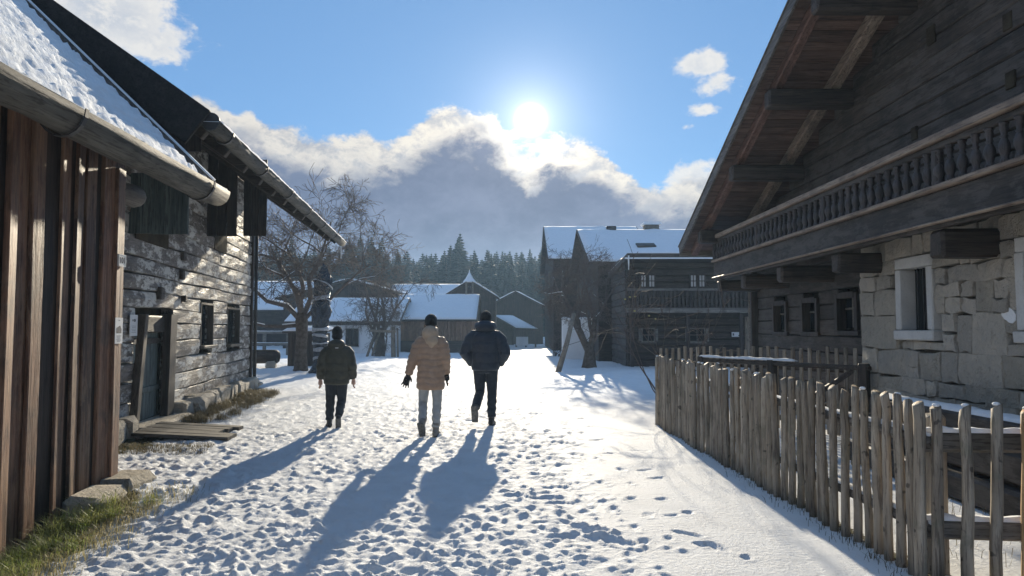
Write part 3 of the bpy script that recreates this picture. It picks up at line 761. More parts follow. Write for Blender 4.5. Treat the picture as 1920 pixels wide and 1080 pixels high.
    for k in range(nb):
        y0 = a + (b - a) * k / nb; w = (b - a) / nb
        mb = MB(); plank(mb, L(y0 + w / 2, -.13, .1), L(y0 + w / 2, -.13, dzt - .28), ld, lnm, w - .012, .03, 0, 2, .002); dp('door_board', mb, M['teal_z'])
    mb = MB(); mb.box(L((a + b) / 2, -.085, .55), (.03, b - a, .09), rm, .006); dp('ledge', mb, M['teal_z'])
    mb = MB(); mb.box(L((a + b) / 2, -.085, 1.3), (.03, b - a, .09), rm, .006); dp('ledge', mb, M['dark_y'])
    mb = MB(); mb.box(L((dY0 + dY1) / 2, .1, .02), (.5, dY1 - dY0 + .25, .13), rm, .03, .012, rr); dp('threshold', mb, M['stone'])
    # far corner: trim post and downpipe
    mb = MB(); plank(mb, L(18.8, -.02, .15), L(18.8, -.02, 4.9), ld, lnm, .16, .09); mb.build('corner_post', M['dark_z'], T)
    mb = MB(); mb.tube([L(18.98, .10, .10), L(18.98, .10, 2.4), L(18.98, .09, 4.7)], .045, 10); mb.build('downpipe', M['iron'], T, True)
    mb = MB(); mb.box(L(18.9, .1, .08), (.4, .4, .10), rm, .03, .01); mb.build('pipe_stone', M['stone'], T)
    # far gable and near gable
    for (Yc, zb) in ((18.75, .2), (9.42, .2)):
        c = L(Yc)
        for k in range(30):
            x = c - lnm * (.12 + k * .25); mb = MB(); zt = 4.9 + min(k, 29 - k) * .15
            plank(mb, (x.x, x.y, zb), (x.x, x.y, zt), lnm, ld, .255, .04); mb.build('board', M['dark_z'], T)
    # boarded screen under the near verge
    for k in range(22):
        x = -3.98 - k * .19; rz = 3.84 + (-3.55 - x) * .70; mb = MB(); zb = 3.0 + (.0 if k > 8 else .35 - .04 * k) + rr.uniform(-.02, .02)
        if k < 10: plank(mb, (x, 9.15, zb + .35), (x, 9.15, rz - .14), Vector((1, 0, 0)), Vector((0, -1, 0)), .188, .03, 0, 2, .003); mb.build('screen_board', M['dark_z'], T)
    # roof
    G0 = Vector((-3.52, 8.34, 3.84)); G1 = Vector((-4.76, 20.3, 3.84)); ud = (G1 - G0).normalized(); side = Vector((-ud.y, ud.x, 0)); pit = R(35)
    V = side * math.cos(pit) + UP * math.sin(pit); Nn = ud.cross(V); Nn = Nn if Nn.z > 0 else -Nn
    E0 = G0 + side * .06 - ud * .12; E1 = G1 + side * .06 - ud * .35; lu = (E1 - E0).length; ln = 7.2
    def slab(A, B, V_, ln_, N_, t, nm, mat, par):
        q = [A, B, B + V_ * ln_, A + V_ * ln_]; mb = MB(); mb.add(q + [p - N_ * t for p in q], [(0, 1, 2, 3), (7, 6, 5, 4), (0, 4, 5, 1), (1, 5, 6, 2), (2, 6, 7, 3), (3, 7, 4, 0)]); return mb.build(nm, mat, par)
    roof = slab(E0 + UP * .08, E1 + UP * .08, V, ln, Nn, .06, 'roof', M['dark_y'], T)
    V2 = side * math.cos(pit) - UP * math.sin(pit); slab(E0 + UP * .08 + V * ln, E1 + UP * .08 + V * ln, V2, ln, UP, .06, 'back_slope', M['dark_y'], roof)
    roof_snow(roof, 'snow_cover', E0 + UP * .085 + ud * .12 - V * .02, ud, V, lu - .12, ln - .1, .12, .09, .07, M['roof_snow'], 14, .05, .03)
    for (c, nm, dp_, hh_) in ((E0 - ud * .02, 'verge_board', .06, .46), (E1 + ud * .02, 'verge_board', -.05, .2)):
        mb = MB(); mb.box(c + V * ln / 2 - UP * dp_, (.05, ln + .1, hh_), basis(ud, V, Nn), .008); mb.build(nm, M['shade_dark'], roof)
    k = 0; f = .5
    while f < lu - .2:   # rafters under the eave
        c = E0 + ud * f; mb = MB(); mb.box(c + V * 1.3 - Nn * .05 + UP * .0, (.12, 2.6, .14), basis(ud, V, Nn), .01, .004, rr); mb.build('rafter', M['dark_x'], T); f += .95
    mb = MB(); mb.tube([L(9.0, -.05, 5.0), L(19.8, -.05, 5.0)], .12, 8); mb.build('wall_plate', M['dark_y'], T, True)
    # half-round gutter with brackets
    prof = [(math.cos(a) * .108, math.sin(a) * .125) for a in [math.pi + math.pi * k / 12 for k in range(13)]] + [(math.cos(a) * .094, math.sin(a) * .109) for a in [2 * math.pi - math.pi * k / 12 for k in range(13)]]
    vs = []; fs = []; n_ = len(prof); seg = 12
    for i in range(seg + 1):
        c = G0.lerp(G1, i / seg)
        for (a, b) in prof: vs.append(c + side * -a - side * .07 + UP * (b + .03 + .008 * math.sin(i * 1.9)))
    for i in range(seg):
        for k in range(n_): a = i * n_ + k; b = i * n_ + (k + 1) % n_; fs.append((a, b, b + n_, a + n_))
    fs += [(k, k + 1, n_ - 2 - k, n_ - 1 - k) for k in range(12)] + [(seg * n_ + k, seg * n_ + n_ - 1 - k, seg * n_ + n_ - 2 - k, seg * n_ + k + 1) for k in range(12)]
    mb = MB(); mb.add(vs, fs); gut = mb.build('gutter', M['gutter_wood'], T, True)
    roof_snow(gut, 'snow_line', G0 - side * .19 + UP * .015, ud, side, (G1 - G0).length, .22, .12, .04, .03, M['snow'], 19, .03)
    mb = MB(); mb.tube([G0 - side * .07 + ud * .015 + UP * .03, G0 - side * .07 + ud * .03 + UP * .03], .10, 16); mb.build('gutter_end', M['iron'], gut)
    for f in (.045, .2, .36, .52, .68, .84):
        c = G0.lerp(G1, f) - side * .07 + UP * .03; mb = MB(); pts = [c + side * -math.cos(a) * .118 + UP * math.sin(a) * .136 for a in [math.pi + math.pi * k / 10 for k in range(11)]]
        for k in range(10):
            A, B = pts[k], pts[k + 1]; e_ = ud * .03; up = (pts[k] - c).normalized() * .010
            mb.add([A - e_, A + e_, B + e_, B - e_, A - e_ + up, A + e_ + up, B + e_ + up, B - e_ + up], [(0, 1, 2, 3), (4, 7, 6, 5), (0, 4, 5, 1), (3, 2, 6, 7), (0, 3, 7, 4), (1, 5, 6, 2)])
        mb.build('gutter_strap', M['iron'], T)
    mb = MB(); mb.tube([G1 - side * .07 - UP * .10 - ud * .15, G1 - side * .07 - UP * .45 - ud * .15], [.018, .005], 6); mb.build('icicle', M['enamel'], T, True)
    # big hay-hatch shutters standing open, boards facing up the lane
    for (Yc, x0px, x1px, zt, zb, nbd, mt) in ((10.35, 240, 354, 325, 438, 5, 'teal_z'), (14.4, 388, 444, 290, 443, 3, 'dark_z'), (14.9, 456, 500, 300, 443, 3, 'dark_z')):
        a = atY(x0px, zb, Yc); b = atY(x1px, zb, Yc); top = atY(x0px, zt, Yc).z
        cc = (a + b) / 2; e2 = empty('hatch_shutter', cc); parent_to(e2, T)
        for k in range(nbd):
            w = (b.x - a.x) / nbd; x = a.x + w * (k + .5); mb = MB()
            plank(mb, (x, Yc, a.z + rr.uniform(-.012, .012)), (x, Yc, top), Vector((1, 0, 0)), Vector((0, -1, 0)), w - .008, .03, 0, 2, .003)
            mb.build('board', M[mt], e2)
        for zz in (.2, .8):
            mb = MB(); mb.box((cc.x, Yc + .035, a.z + (top - a.z) * zz), (b.x - a.x - .04, .03, .09), None, .005); mb.build('ledge', M['dark_x'], e2)
    # dark panels on the wall, standing for shade in the hatches beside the shutters
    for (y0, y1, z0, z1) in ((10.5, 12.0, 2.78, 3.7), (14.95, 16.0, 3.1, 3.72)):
        mb = MB(); mb.box(L((y0 + y1) / 2, .035, (z0 + z1) / 2), (.02, y1 - y0, z1 - z0), rm); mb.build('hatch_shade_panel', M['earth'], T)
    # beam stubs that stick out of the wall
    for (px, py, s) in ((295, 550, .16), (335, 515, .13), (338, 480, .13), (340, 560, .10)):
        p = lh_px(px, py); mb = MB(); mb.box(p + lnm * .04, (.10, s, s * 1.2), rm, .01, .006, rr); mb.build('beam_stub', M['dark_y'], T)
    # notice beside the door
    c = lh_px(242, 610) + lnm * .06
    S = empty('notice_card', c, 'white notice card on the log wall beside the leaning door post', 'notice')
    mb = MB(); mb.box(c, (.006, .30, .30), rm); mb.build('card', M['paper'], S)
    mb = MB()
    for (dy, s) in ((-.04, .035), (.03, .05), (.05, .03)): mb.box(c + lnm * .0045 + ld * dy + UP * .07, (.002, s, s * .8), rm)
    for k in range(5): mb.box(c + lnm * .0042 + UP * (-.01 - .022 * k) + ld * .005 * (k % 2), (.0015, .18 - .03 * (k % 2), .004), rm)
    mb.build('print', M['ink'], S)
    return T
LOGHOUSE = build_loghouse()

def door_yard():
    rr = random.Random(5)
    # flat boulder by the door
    p = lh_px(345, 790); c = Vector((p.x, p.y, 0)) + lnm * .18; 
    mb = MB(); mb.box(c + UP * .12, (.42, .55, .34), rotz(.3), .10, .03, rr); o = mb.build('boulder', M['stone'], None, False)
    setp(o, 'rounded dark boulder beside the log house door', 'boulder')
    # plank ramp in front of the door
    a = onG(225, 838); T = empty('plank_ramp', (-5.0, 10.6, 0), 'low grey plank ramp lying in front of the log house door', 'ramp')
    for k in range(6):
        y = 10.1 + k * .2; mb = MB()
        plank(mb, (lh_wall_x(y) + .25, y, .05 + .006 * (k % 2)), (lh_wall_x(y) + 1.40 + rr.uniform(-.25, .2), y - .05, .0), Vector((0, 1, 0)), UP, .19, .045, 0, 3, .006); mb.build('plank', M['ramp'], T)
    for xx in (.4, 1.0):
        mb = MB(); mb.box((lh_wall_x(10.6) + xx, 10.6, .02), (.1, 1.2, .07), None, .008); mb.build('bearer', M['grey_y'], T)
door_yard()
# ------------------------------------------------------------------ big farmhouse with balcony (right)
SX, LX, BX, VX = 4.6, 4.85, 4.0, 3.55         # stone face, log face, balcony front, verge
def rh_roof_z(Y): return 3.19 + .385 * (15.6 - Y) if Y > 3.6 else 3.19 + .385 * 12.0 - .385 * (3.6 - Y)
def build_right_house():
    T = empty('balcony_farmhouse', (6.5, 8, 0), 'dark timber farmhouse with turned balcony balusters above a granite wall', 'farmhouse')
    rr = random.Random(21)
    # ---- granite ground floor
    W = empty('stone_wall', (SX, 7, 0)); parent_to(W, T)
    py = lambda px: SX * FPX / (px - 960)
    w1 = (8.03, 8.80, 1.36, 2.32); w2 = (6.02, 6.70, 1.36, 2.32)
    mb = MB()
    for (a, b, c, d) in [(2.5, w2[0], -.3, 2.6), (w2[0], w2[1], -.3, w2[2]), (w2[0], w2[1], w2[3], 2.6), (w2[1], w1[0], -.3, 2.6), (w1[0], w1[1], -.3, w1[2]), (w1[0], w1[1], w1[3], 2.6), (w1[1], 9.66, -.3, 2.6)]:
        mb.box((SX + .33, (a + b) / 2, (c + d) / 2), (.52, b - a, d - c))
    mb.build('mortar_bed', M['mortar'], W)
    pc = atX(1885, 590, SX - .03); px_front = SX
    z = -.15
    while z < 2.5:
        h = rr.choice((rr.uniform(.15, .22), rr.uniform(.24, .40), rr.uniform(.28, .42)))
        if z + h > 2.42: h = 2.56 - z
        y = 2.6 + rr.uniform(0, .3)
        while y < 9.7:
            w = rr.choice((rr.uniform(.16, .3), rr.uniform(.3, .5), rr.uniform(.45, .72))); hh = h
            if y + w > 9.35: w = 9.72 - y
            parts = [(y, y + w, z, z + h)]
            if h > .27 and w < .5 and rr.random() < .55: c = z + h * rr.uniform(.4, .6); parts = [(y, y + w, z, c), (y, y + w, c, z + h)]
            for (a, b, c, d) in parts:
                for (p, q, r_, s_) in (w1, w2):     # trim stones back to the window surrounds
                    if b > p and a < q and d > r_ and c < s_:
                        ov_y = min(b - p, q - a); ov_z = min(d - r_, s_ - c)
                        if ov_y <= ov_z:
                            if b - p < q - a: b = p
                            else: a = q
                        else:
                            if d - r_ < s_ - c: d = r_
                            else: c = s_
                if b - a < .07 or d - c < .06: continue
                g = .004; proud = rr.uniform(.0, .03); dep = .16
                # irregular faceted block: jittered front polygon
                cy, cz = (a + b) / 2, (c + d) / 2; hw, hz = (b - a) / 2 - g, (d - c) / 2 - g
                nseg = 8; jt = lambda: rr.uniform(-.024, .018)
                ring = [(hw * su + jt() * (1 if su else 2), hz * sv + jt() * (1 if sv else 2)) for su, sv in ((1, -1), (1, rr.uniform(-.4, .4)), (1, 1), (rr.uniform(-.4, .4), 1), (-1, 1), (-1, rr.uniform(-.4, .4)), (-1, -1), (rr.uniform(-.4, .4), -1))]
                vs = [(SX + dep, cy + u, cz + v) for u, v in ring] + [(SX - proud * .3 + .012, cy + u, cz + v) for u, v in ring] + \
                     [(SX - proud - rr.uniform(0, .012), cy + u * .965, cz + v * .955) for u, v in ring] + [(SX - proud - rr.uniform(.002, .022), cy + rr.uniform(-.03, .03), cz + rr.uniform(-.03, .03))]
                fs = []
                for L_ in range(2):
                    for k in range(nseg): i = L_ * nseg + k; j = L_ * nseg + (k + 1) % nseg; fs.append((i, j, j + nseg, i + nseg))
                for k in range(nseg): fs.append((2 * nseg + k, 2 * nseg + (k + 1) % nseg, 3 * nseg))
                m2 = MB(); m2.add(vs, fs); m2.build('stone', M['stone'], W)
                if a < pc.y < b and c < pc.z < d: px_front = min(v[0] for v in vs)
            y += w
        z += h
    # end face of the stone wall towards the far side
    z = -.1
    while z < 2.5:
        h = rr.uniform(.28, .42); m2 = MB(); m2.box((SX + .17, 9.70, z + h / 2), (.36, .10, h - .02), None, .03, .012, rr); m2.build('stone', M['stone'], W); z += h
    # whitewash patch left on one stone
    c = atX(1885, 590, SX - .045); mb = MB(); pts = []
    for k in range(12):
        t = 2 * math.pi * k / 12; r_ = .085 * (1 + .35 * math.sin(2 * t + .6) * rr.uniform(.6, 1)) ; pts.append((px_front - .002, c.y + math.cos(t) * r_ * 1.0, c.z + math.sin(t) * r_))
    mb.tube([(c.x - .02, c.y, c.z), (c.x + .05, c.y, c.z)], .001, 3); mb = MB(); mb.add(pts + [(p[0] + .06, p[1], p[2]) for p in pts], [tuple(range(12))] + [(k, (k + 1) % 12, 12 + (k + 1) % 12, 12 + k) for k in range(12)]); mb.build('plaster_patch', M['white_wall'], W)
    for (a, b, c, d) in (w1, w2):
        e = empty('stone_window', (SX, (a + b) / 2, c)); parent_to(e, T); t = .115
        for (nm, y0, y1, z0, z1) in (('jamb', a, a + t, c + t, d - t - .02), ('jamb', b - t, b, c + t, d - t - .02), ('lintel', a, b, d - t - .02, d), ('sill', a - .03, b + .03, c, c + t)):
            mb = MB(); mb.box((SX + .13, (y0 + y1) / 2, (z0 + z1) / 2), (.34 if nm != 'sill' else .38, y1 - y0 - .004, z1 - z0 - .004), None, .012, .004, rr); mb.build(nm, M['frame_stone'], e)
        mb = MB(); mb.box((SX + .15, (a + b) / 2, (c + d) / 2), (.012, b - a - .2, d - c - .2)); mb.build('pane', M['glass'], e)
        for dy in (-.12, 0, .12): mb = MB(); mb.tube([(SX + .09, (a + b) / 2 + dy, c + .1), (SX + .09, (a + b) / 2 + dy, d - .1)], .011, 6); mb.build('bar', M['iron'], e)
        mb = MB(); mb.box((SX + .13, (a + b) / 2, (c + d) / 2), (.03, .035, d - c - .22)); mb.build('glazing_bar', M['dark_z'], e)
    # ---- log wall: ground floor beyond the stone, and the whole upper storey
    wins = [(12.95 * .0 + LX * FPX / (1477 - 960), LX * FPX / (1453 - 960), 566, 622), (LX * FPX / (1535 - 960), LX * FPX / (1507 - 960), 560, 622), (LX * FPX / (1610 - 960), LX * FPX / (1572 - 960), 550, 620)]
    wz = []
    for (y0, y1, pt, pb) in wins:
        ym = (y0 + y1) / 2; wz.append((y0, y1, CAMZ + (615 - pb) / FPX * ym, CAMZ + (615 - pt) / FPX * ym))
    z = .15; ci = 0
    mb = MB(); mb.box((LX + .35, 12.2, .0), (.6, 5.0, .34), None, .03, .01, rr); mb.build('footing', M['stone'], T)
    while z < 7.6:
        h = rr.uniform(.2, .26)
        ylo = 9.75 if z < 2.45 else -8.0; yhi = min(14.6, 15.6 - (z + h - 3.19 + .12) / .385); ylo = max(ylo, -8.4 + max(0, (z + h - 3.19 + .12) / .385)) if z > 3 else ylo
        if yhi - ylo < .5: break
        spans = [(ylo, yhi)]
        for (a, b, c, d) in wz:
            if z + h > c and z < d:
                ns = []
                for (s, e) in spans:
                    if a > s: ns.append((s, min(a, e)))
                    if b < e: ns.append((max(b, s), e))
                spans = ns
        for (s, e) in spans:
            n_ = max(1, int((e - s) / 6)); 
            for q in range(n_):
                a = s + (e - s) * q / n_; b = s + (e - s) * (q + 1) / n_
                mb = MB(); mb.box((LX + .09, (a + b) / 2, z + h / 2), (.19 + rr.uniform(-.01, .01), b - a - .006, h - .008), None, .016, .004, rr); mb.build('log', M['dark_y'], T)
        z += h
    mb = MB(); mb.box((LX + .24, 3.2, 4.4), (.06, 22.6, 3.6)); mb.add([], [])
    mb = MB(); prof = [(-8.3, 2.5), (9.7, 2.5), (9.7, .1), (14.55, .1), (14.55, 3.4), (3.6, 7.6), (-8.3, 3.1)]
    mb.add([(LX + .20, y, zz) for y, zz in prof] + [(LX + .26, y, zz) for y, zz in prof], [tuple(range(7)), tuple(reversed(range(7, 14)))] + [(k, (k + 1) % 7, 7 + (k + 1) % 7, 7 + k) for k in range(7)]); mb.build('inner_lining', M['earth'], T)
    for (a, b, c, d) in wz:
        e = empty('log_window', (LX, (a + b) / 2, c)); parent_to(e, T)
        for (nm, y0, y1, z0, z1) in (('frame', a - .04, a + .05, c, d), ('frame', b - .05, b + .04, c, d), ('frame', a + .05, b - .05, d - .07, d + .02), ('sill', a - .06, b + .06, c - .07, c)):
            mb = MB(); mb.box((LX + .02, (y0 + y1) / 2, (z0 + z1) / 2), (.14, y1 - y0 - .003, z1 - z0 - .003), None, .006); mb.build(nm, M['dark_z'], e)
        mb = MB(); mb.box((LX + .10, (a + b) / 2, (c + d) / 2), (.012, b - a - .1, d - c - .08)); mb.build('pane', M['glass'], e)
        mb = MB(); mb.box((LX + .08, (a + b) / 2, (c + d) / 2), (.03, .04, d - c - .09)); mb.build('glazing_bar', M['grey_x'], e)
        mb = MB(); mb.box((LX + .083, (a + b) / 2, (c + d) / 2 + .05), (.02, b - a - .12, .03)); mb.build('glazing_bar', M['grey_x'], e)
    # far end wall and back of the block
    mb = MB(); mb.box((9.2, 14.55, 1.75), (8.3, .12, 3.3)); mb.build('end_wall', M['dark_x'], T)
    mb = MB(); mb.box((LX + 2.2, 14.66, 1.55), (.06, 2.6, 2.6)) ; 
    mb = MB(); mb.box((LX + .05, 14.66, 1.75), (.34, .09, 3.3), None, .01); mb.build('corner_post', M['dark_z'], T)  # board added to cover log ends that catch the sun
    # loft vents: dark blocks on the wall stand for the shade inside
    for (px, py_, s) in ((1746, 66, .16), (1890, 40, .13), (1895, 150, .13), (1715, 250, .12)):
        p = atX(px, py_, LX - .01); mb = MB(); mb.box(p, (.03, s, s * 1.3), None, .006); mb.build('vent_shade_block', M['earth'], T)
    # ---- balcony
    B = empty('balcony', (BX, 9, 2.45)); parent_to(B, T)
    y0, y1 = -3.0, 14.62; cy = (y0 + y1) / 2; ly = y1 - y0
    def bar(nm, x, z0, z1, d, mat, bev=.012): mb = MB(); mb.box((x, cy, (z0 + z1) / 2), (d, ly, z1 - z0), None, bev); mb.build(nm, mat, B)
    bar('handrail', BX - .01, 3.235, 3.31, .13, M['rail_warm']); bar('top_rail', BX + .01, 3.17, 3.232, .07, M['dark_y'])
    bar('bottom_rail', BX + .0, 2.79, 2.84, .11, M['rail_warm']); bar('apron_board', BX + .02, 2.50, 2.786, .04, M['dark_y']); bar('edge_beam', BX + .045, 2.44, 2.62, .07, M['dark_y'])
    bar('drip_board', BX - .02, 2.475, 2.50, .06, M['rail_warm'])
    for k in range(4): mb = MB(); mb.box((BX + .20 + k * .19, cy, 2.63), (.18, ly, .03), None, .004); mb.build('floor_board', M['dark_y'], B)
    prof = [(.018, 0), (.026, .01), (.026, .03), (.016, .045), (.022, .08), (.031, .13), (.030, .17), (.020, .215), (.014, .23), (.022, .245), (.014, .26), (.019, .30), (.024, .32), (.018, .345), (.026, .355), (.026, .375)]
    mp = MB(); mp.tube([(0, 0, p[1] * .335 / .375) for p in prof], [p[0] * 1.5 for p in prof], 10); me = mp.mesh('baluster', M['baluster'], True)
    y = 14.5
    while y > 4.2:
        o = bpy.data.objects.new('baluster', me); o.location = (BX + .005, y, 2.838); o.rotation_euler.z = rr.uniform(0, 3); COL.objects.link(o); parent_to(o, B); y -= .186
    for y in (14.55, 12.0, 9.4, 6.9, 4.3):
        mb = MB(); mb.box((BX + .012, y, 2.99), (.085, .085, .38), None, .01); mb.build('baluster_post', M['dark_z'], B)
    # wall brackets that carry it: squared beams through the wall
    for (y, hgt, w) in ((7.05, .27, .24), (9.25, .25, .22), (11.2, .24, .22), (13.0, .24, .22), (14.5, .22, .2), (4.6, .25, .24)):
        mb = MB(); mb.box((BX + .55, y, 2.438 - hgt / 2), (1.0, w, hgt), None, .03, .008, rr); mb.build('bracket_beam', M['dark_x'], B)
    # ---- roof: planked soffit, purlins, rafters, verge
    roof = empty('roof', (VX, 8, 4)); parent_to(roof, T)
    sl = math.atan(.385); f = Vector((0, math.cos(sl), -math.sin(sl))); nn = Vector((0, math.sin(sl), math.cos(sl)))
    rm = basis(Vector((1, 0, 0)), f, nn)
    s = 0.0; top = Vector((0, 3.6, rh_roof_z(3.6))); Ls = 12.0 / math.cos(sl)
    while s < Ls:
        w = rr.uniform(.15, .22); w = min(w, Ls - s); c = top + f * (s + w / 2) - nn * .055
        mb = MB(); mb.box((VX + .05 + 1.1, c.y, c.z), (2.2, w - .008, .028), rm, .004, .002, rr); mb.build('soffit_plank', M['soffit_x'], roof); s += w
    c = top + f * (Ls / 2) - nn * .02; mb = MB(); mb.box((VX + 5.0, c.y, c.z), (10.0, Ls, .035), rm); mb.build('roof_deck', M['dark_x'], roof)
    f2 = Vector((0, -math.cos(sl), -math.sin(sl))); c2 = top + f2 * (Ls / 2) - Vector((0, -math.sin(sl), math.cos(sl))) * .02
    mb = MB(); mb.box((VX + 5.0, c2.y - .02, c2.z), (10.0, Ls, .035), basis(Vector((1, 0, 0)), -f2, Vector((0, -math.sin(sl), math.cos(sl))))); mb.build('roof_deck', M['dark_x'], roof)
    roof_snow(roof, 'snow_cover', Vector((VX + .05, 15.55, rh_roof_z(15.55) + .01)), Vector((1, 0, 0)), -f, 9.8, Ls - .1, .25, .25, .10, M['roof_snow'], 31, .04)
    c = top + f * (Ls / 2) - nn * .07; mb = MB(); mb.box((VX, c.y, c.z), (.035, Ls, .17), rm, .006); mb.build('barge_board', M['grey_y'], roof)
    mb = MB(); c = top + f * (Ls / 2) + nn * .03; mb.box((VX + .005, c.y, c.z), (.075, Ls + .02, .025), rm, .004); mb.build('verge_cap', M['grey_y'], roof)
    for (x, wd, hd, mt) in ((VX + .28, .13, .15, 'soffit_x'), (LX - .22, .15, .17, 'rail_warm')):
        c = top + f * (Ls / 2) - nn * (.075 + hd / 2); mb = MB(); mb.box((x, c.y, c.z), (wd, Ls - .15, hd), rm, .012, .004, rr); mb.build('rafter', M['rail_warm'] if mt == 'rail_warm' else M['soffit_y'], roof)
    for y in (3.6, 6.2, 8.75, 10.45, 12.25, 14.35):
        zt = rh_roof_z(y) - .27; mb = MB(); mb.box((VX + .10 + 2.4, y, zt - .13), (4.8, .22, .25), None, .025, .006, rr); mb.build('purlin', M['dark_x'], roof)
    e = Vector((0, 15.6, rh_roof_z(15.6))); mb = MB(); mb.box((VX + 4.9, 15.6 + .02, e.z - .09), (9.8, .03, .16), None, .004); mb.build('eave_board', M['grey_x'], roof)
    mb = MB(); p = atX(1327, 435, LX - .2); mb.box((4.5, 14.7, p.z), (.09, .12, .16), None, .01); mb.build('lamp_box', M['enamel'], T)
    # downpipes at the far corner
    for (px, r_) in ((1407, .04), (1419, .045)):
        p = atY(px, 600, 14.85); mb = MB(); mb.tube([(p.x, 14.85, .05), (p.x, 14.85, 2.5)], r_, 8); mb.build('downpipe', M['grey_x'], T, True)
    # doorway post and pale door by the pipes
    return T
M['soffit_y'] = wood('soffit_rafter', (.14, .075, .055), (.21, .12, .09), (.10, .058, .045), 'y', .6, .3, .3)
RHOUSE = build_right_house()

# ------------------------------------------------------------------ garden fences
def picket(mb, base, h, r, lean, rr, n=9):
    """split round pale: tapered, knobbly, slant-cut top"""
    base = Vector(base); top = base + Vector((lean[0], lean[1], h)); pts = []; rad = []
    for f in (0, .22, .45, .7, .9, 1.0):
        pts.append(base.lerp(top, f) + Vector((rr.uniform(-.007, .007), rr.uniform(-.007, .007), 0))); rad.append(r * (1.08 - .16 * f) * rr.uniform(.94, 1.06))
    b0 = len(mb.v); mb.tube(pts, rad, n)
    a = rr.uniform(0, 6.28); sl = rr.uniform(.25, .9)
    for k in range(n):
        v = Vector(mb.v[b0 + 5 * n + k]); d = v - top; mb.v[b0 + 5 * n + k] = (v.x, v.y, v.z + sl * (d.x * math.cos(a) + d.y * math.sin(a)) - .01)
    return top
def build_fence():
    rr = random.Random(41)
    T = empty('picket_fence', (2.45, 8, 0), 'weathered round-pale picket fence running along the snowy lane', 'fence')
    A = onG(1232, 797); B = Vector((2.44, 4.45, 0)); C = Vector((5.4, 4.15, 0))
    A.z = 0
    n = 51; 
    for i in range(n + 1):
        f = i / n; p = A.lerp(B, f); p.x += .02 * math.sin(i * .7) + rr.uniform(-.012, .012); h = 1.09 + rr.uniform(-.022, .03); p.z = -.02
        mb = MB(); r_ = rr.uniform(.027, .035); top = picket(mb, p, h, r_, (rr.uniform(-.02, .02), rr.uniform(-.022, .022)), rr); pk = mb.build('picket', M['picket'] , T, True)
        if rr.random() < .28: m3 = MB(); m3.ball(top + Vector((0, 0, .004)), (r_ * .8, r_ * .8, .012), 8, 4); m3.build('snow_cap', M['snow'], pk, True)
    xs = [1742, 1791, 1846, 1893, 1938]; x = (1742 - 960) / FPX * 4.4; i = 0
    while x < 5.3:
        y = 4.40 - .1 * (x - 2.48) ; h = 1.07 + rr.uniform(-.02, .03); mb = MB(); r_ = rr.uniform(.026, .036)
        top = picket(mb, (x, y, -.02), h, r_, (rr.uniform(.0, .05), rr.uniform(-.02, .02)), rr); pk = mb.build('picket', M['fresh_z'] if i == 3 else M['picket'], T, True)
        m3 = MB(); m3.ball(top + Vector((0, 0, .004)), (r_ * .7, r_ * .7, .012), 8, 4); m3.build('snow_cap', M['snow'], pk, True)
        x += rr.uniform(.145, .185); i += 1
    # rails on the garden side
    off = Vector((.075, 0, 0))
    for z in (.30, .82):
        mb = MB(); mb.tube([A + off + UP * z, A.lerp(B, .5) + off + UP * (z + .02), B + off + UP * z], [.04, .045, .045], 8); rl = mb.build('rail', M['grey_y'], T, True)
        roof_snow(rl, 'snow_line', A + off + UP * (z + .035) - Vector((.03, 0, 0)), (B - A), Vector((1, 0, 0)), (B - A).length, .06, .08, .02, .035, M['snow'], 51, .03)
        p0 = Vector((2.44, 4.52, z)); p1 = Vector((5.4, 4.22, z)); mb = MB(); mb.box((p0 + p1) / 2 + UP * .0, ((p1 - p0).length, .08, .12), rotz(math.atan2(p1.y - p0.y, p1.x - p0.x)), .02, .004, rr); rl = mb.build('rail', M['grey_x'], T)
        roof_snow(rl, 'snow_line', p0 + UP * .055 + Vector((0, -.04, 0)), (p1 - p0), Vector((.1, 1, 0)), 2.9, .09, .04, .02, .032, M['snow'], 55, .04)
    for p in (A + Vector((.13, -.1, 0)), A.lerp(B, .5) + Vector((.14, 0, 0)), Vector((2.60, 4.62, 0)), Vector((4.2, 4.45, 0))):
        mb = MB(); mb.box(p + UP * .47, (.12, .12, 1.0), rotz(.1), .02, .005, rr); mb.build('post', M['picket'], T)
    # second fence and handrail across the garden, by the house
    T2 = empty('garden_fence', (3.6, 12, 0), 'dark thin picket fence crossing the garden towards the log wall', 'fence')
    P0 = Vector((2.65, 13.2, 0)); P1 = Vector((4.72, 10.2, 0)); n = 26
    for i in range(n + 1):
        p = P0.lerp(P1, i / n); mb = MB(); h = 1.16 + rr.uniform(-.03, .03) + .06 * i / n
        mb.box(p + UP * h / 2, (.055, .028, h), rotz(-.95), .006, .003, rr); mb.build('picket', M['picket'], T2)
    for z in (.4, .9): mb = MB(); mb.tube([P0 + UP * z + Vector((.04, .04, 0)), P1 + UP * z + Vector((.04, .04, 0))], .03, 6); mb.build('rail', M['dark_x'], T2)
    T3 = empty('hand_rail', (3.6, 10.5, 0), 'snow topped horizontal handrail on posts between fence and farmhouse', 'handrail')
    q0 = Vector((2.95, 11.7, 1.0)); q1 = atX(1632, 691, 4.52); mb = MB(); mb.box((q0 + q1) / 2, ((q1 - q0).length, .08, .06), basis((q1 - q0).normalized(), UP.cross((q1 - q0).normalized()), UP), .012); r_ = mb.build('rail', M['dark_x'], T3)
    dv = (q1 - q0).normalized(); roof_snow(r_, 'snow_line', q0 + UP * .045 - UP.cross(dv) * .05, dv, UP.cross(dv), (q1 - q0).length * .62, .10, .05, .025, .05, M['snow'], 61, .05)
    for f in (.02, .48, .97):
        p = q0.lerp(q1, f); mb = MB(); mb.box((p.x, p.y, (p.z + .06) / 2), (.11, .11, p.z + .06), rotz(.6), .012); mb.build('post', M['dark_z'], T3)
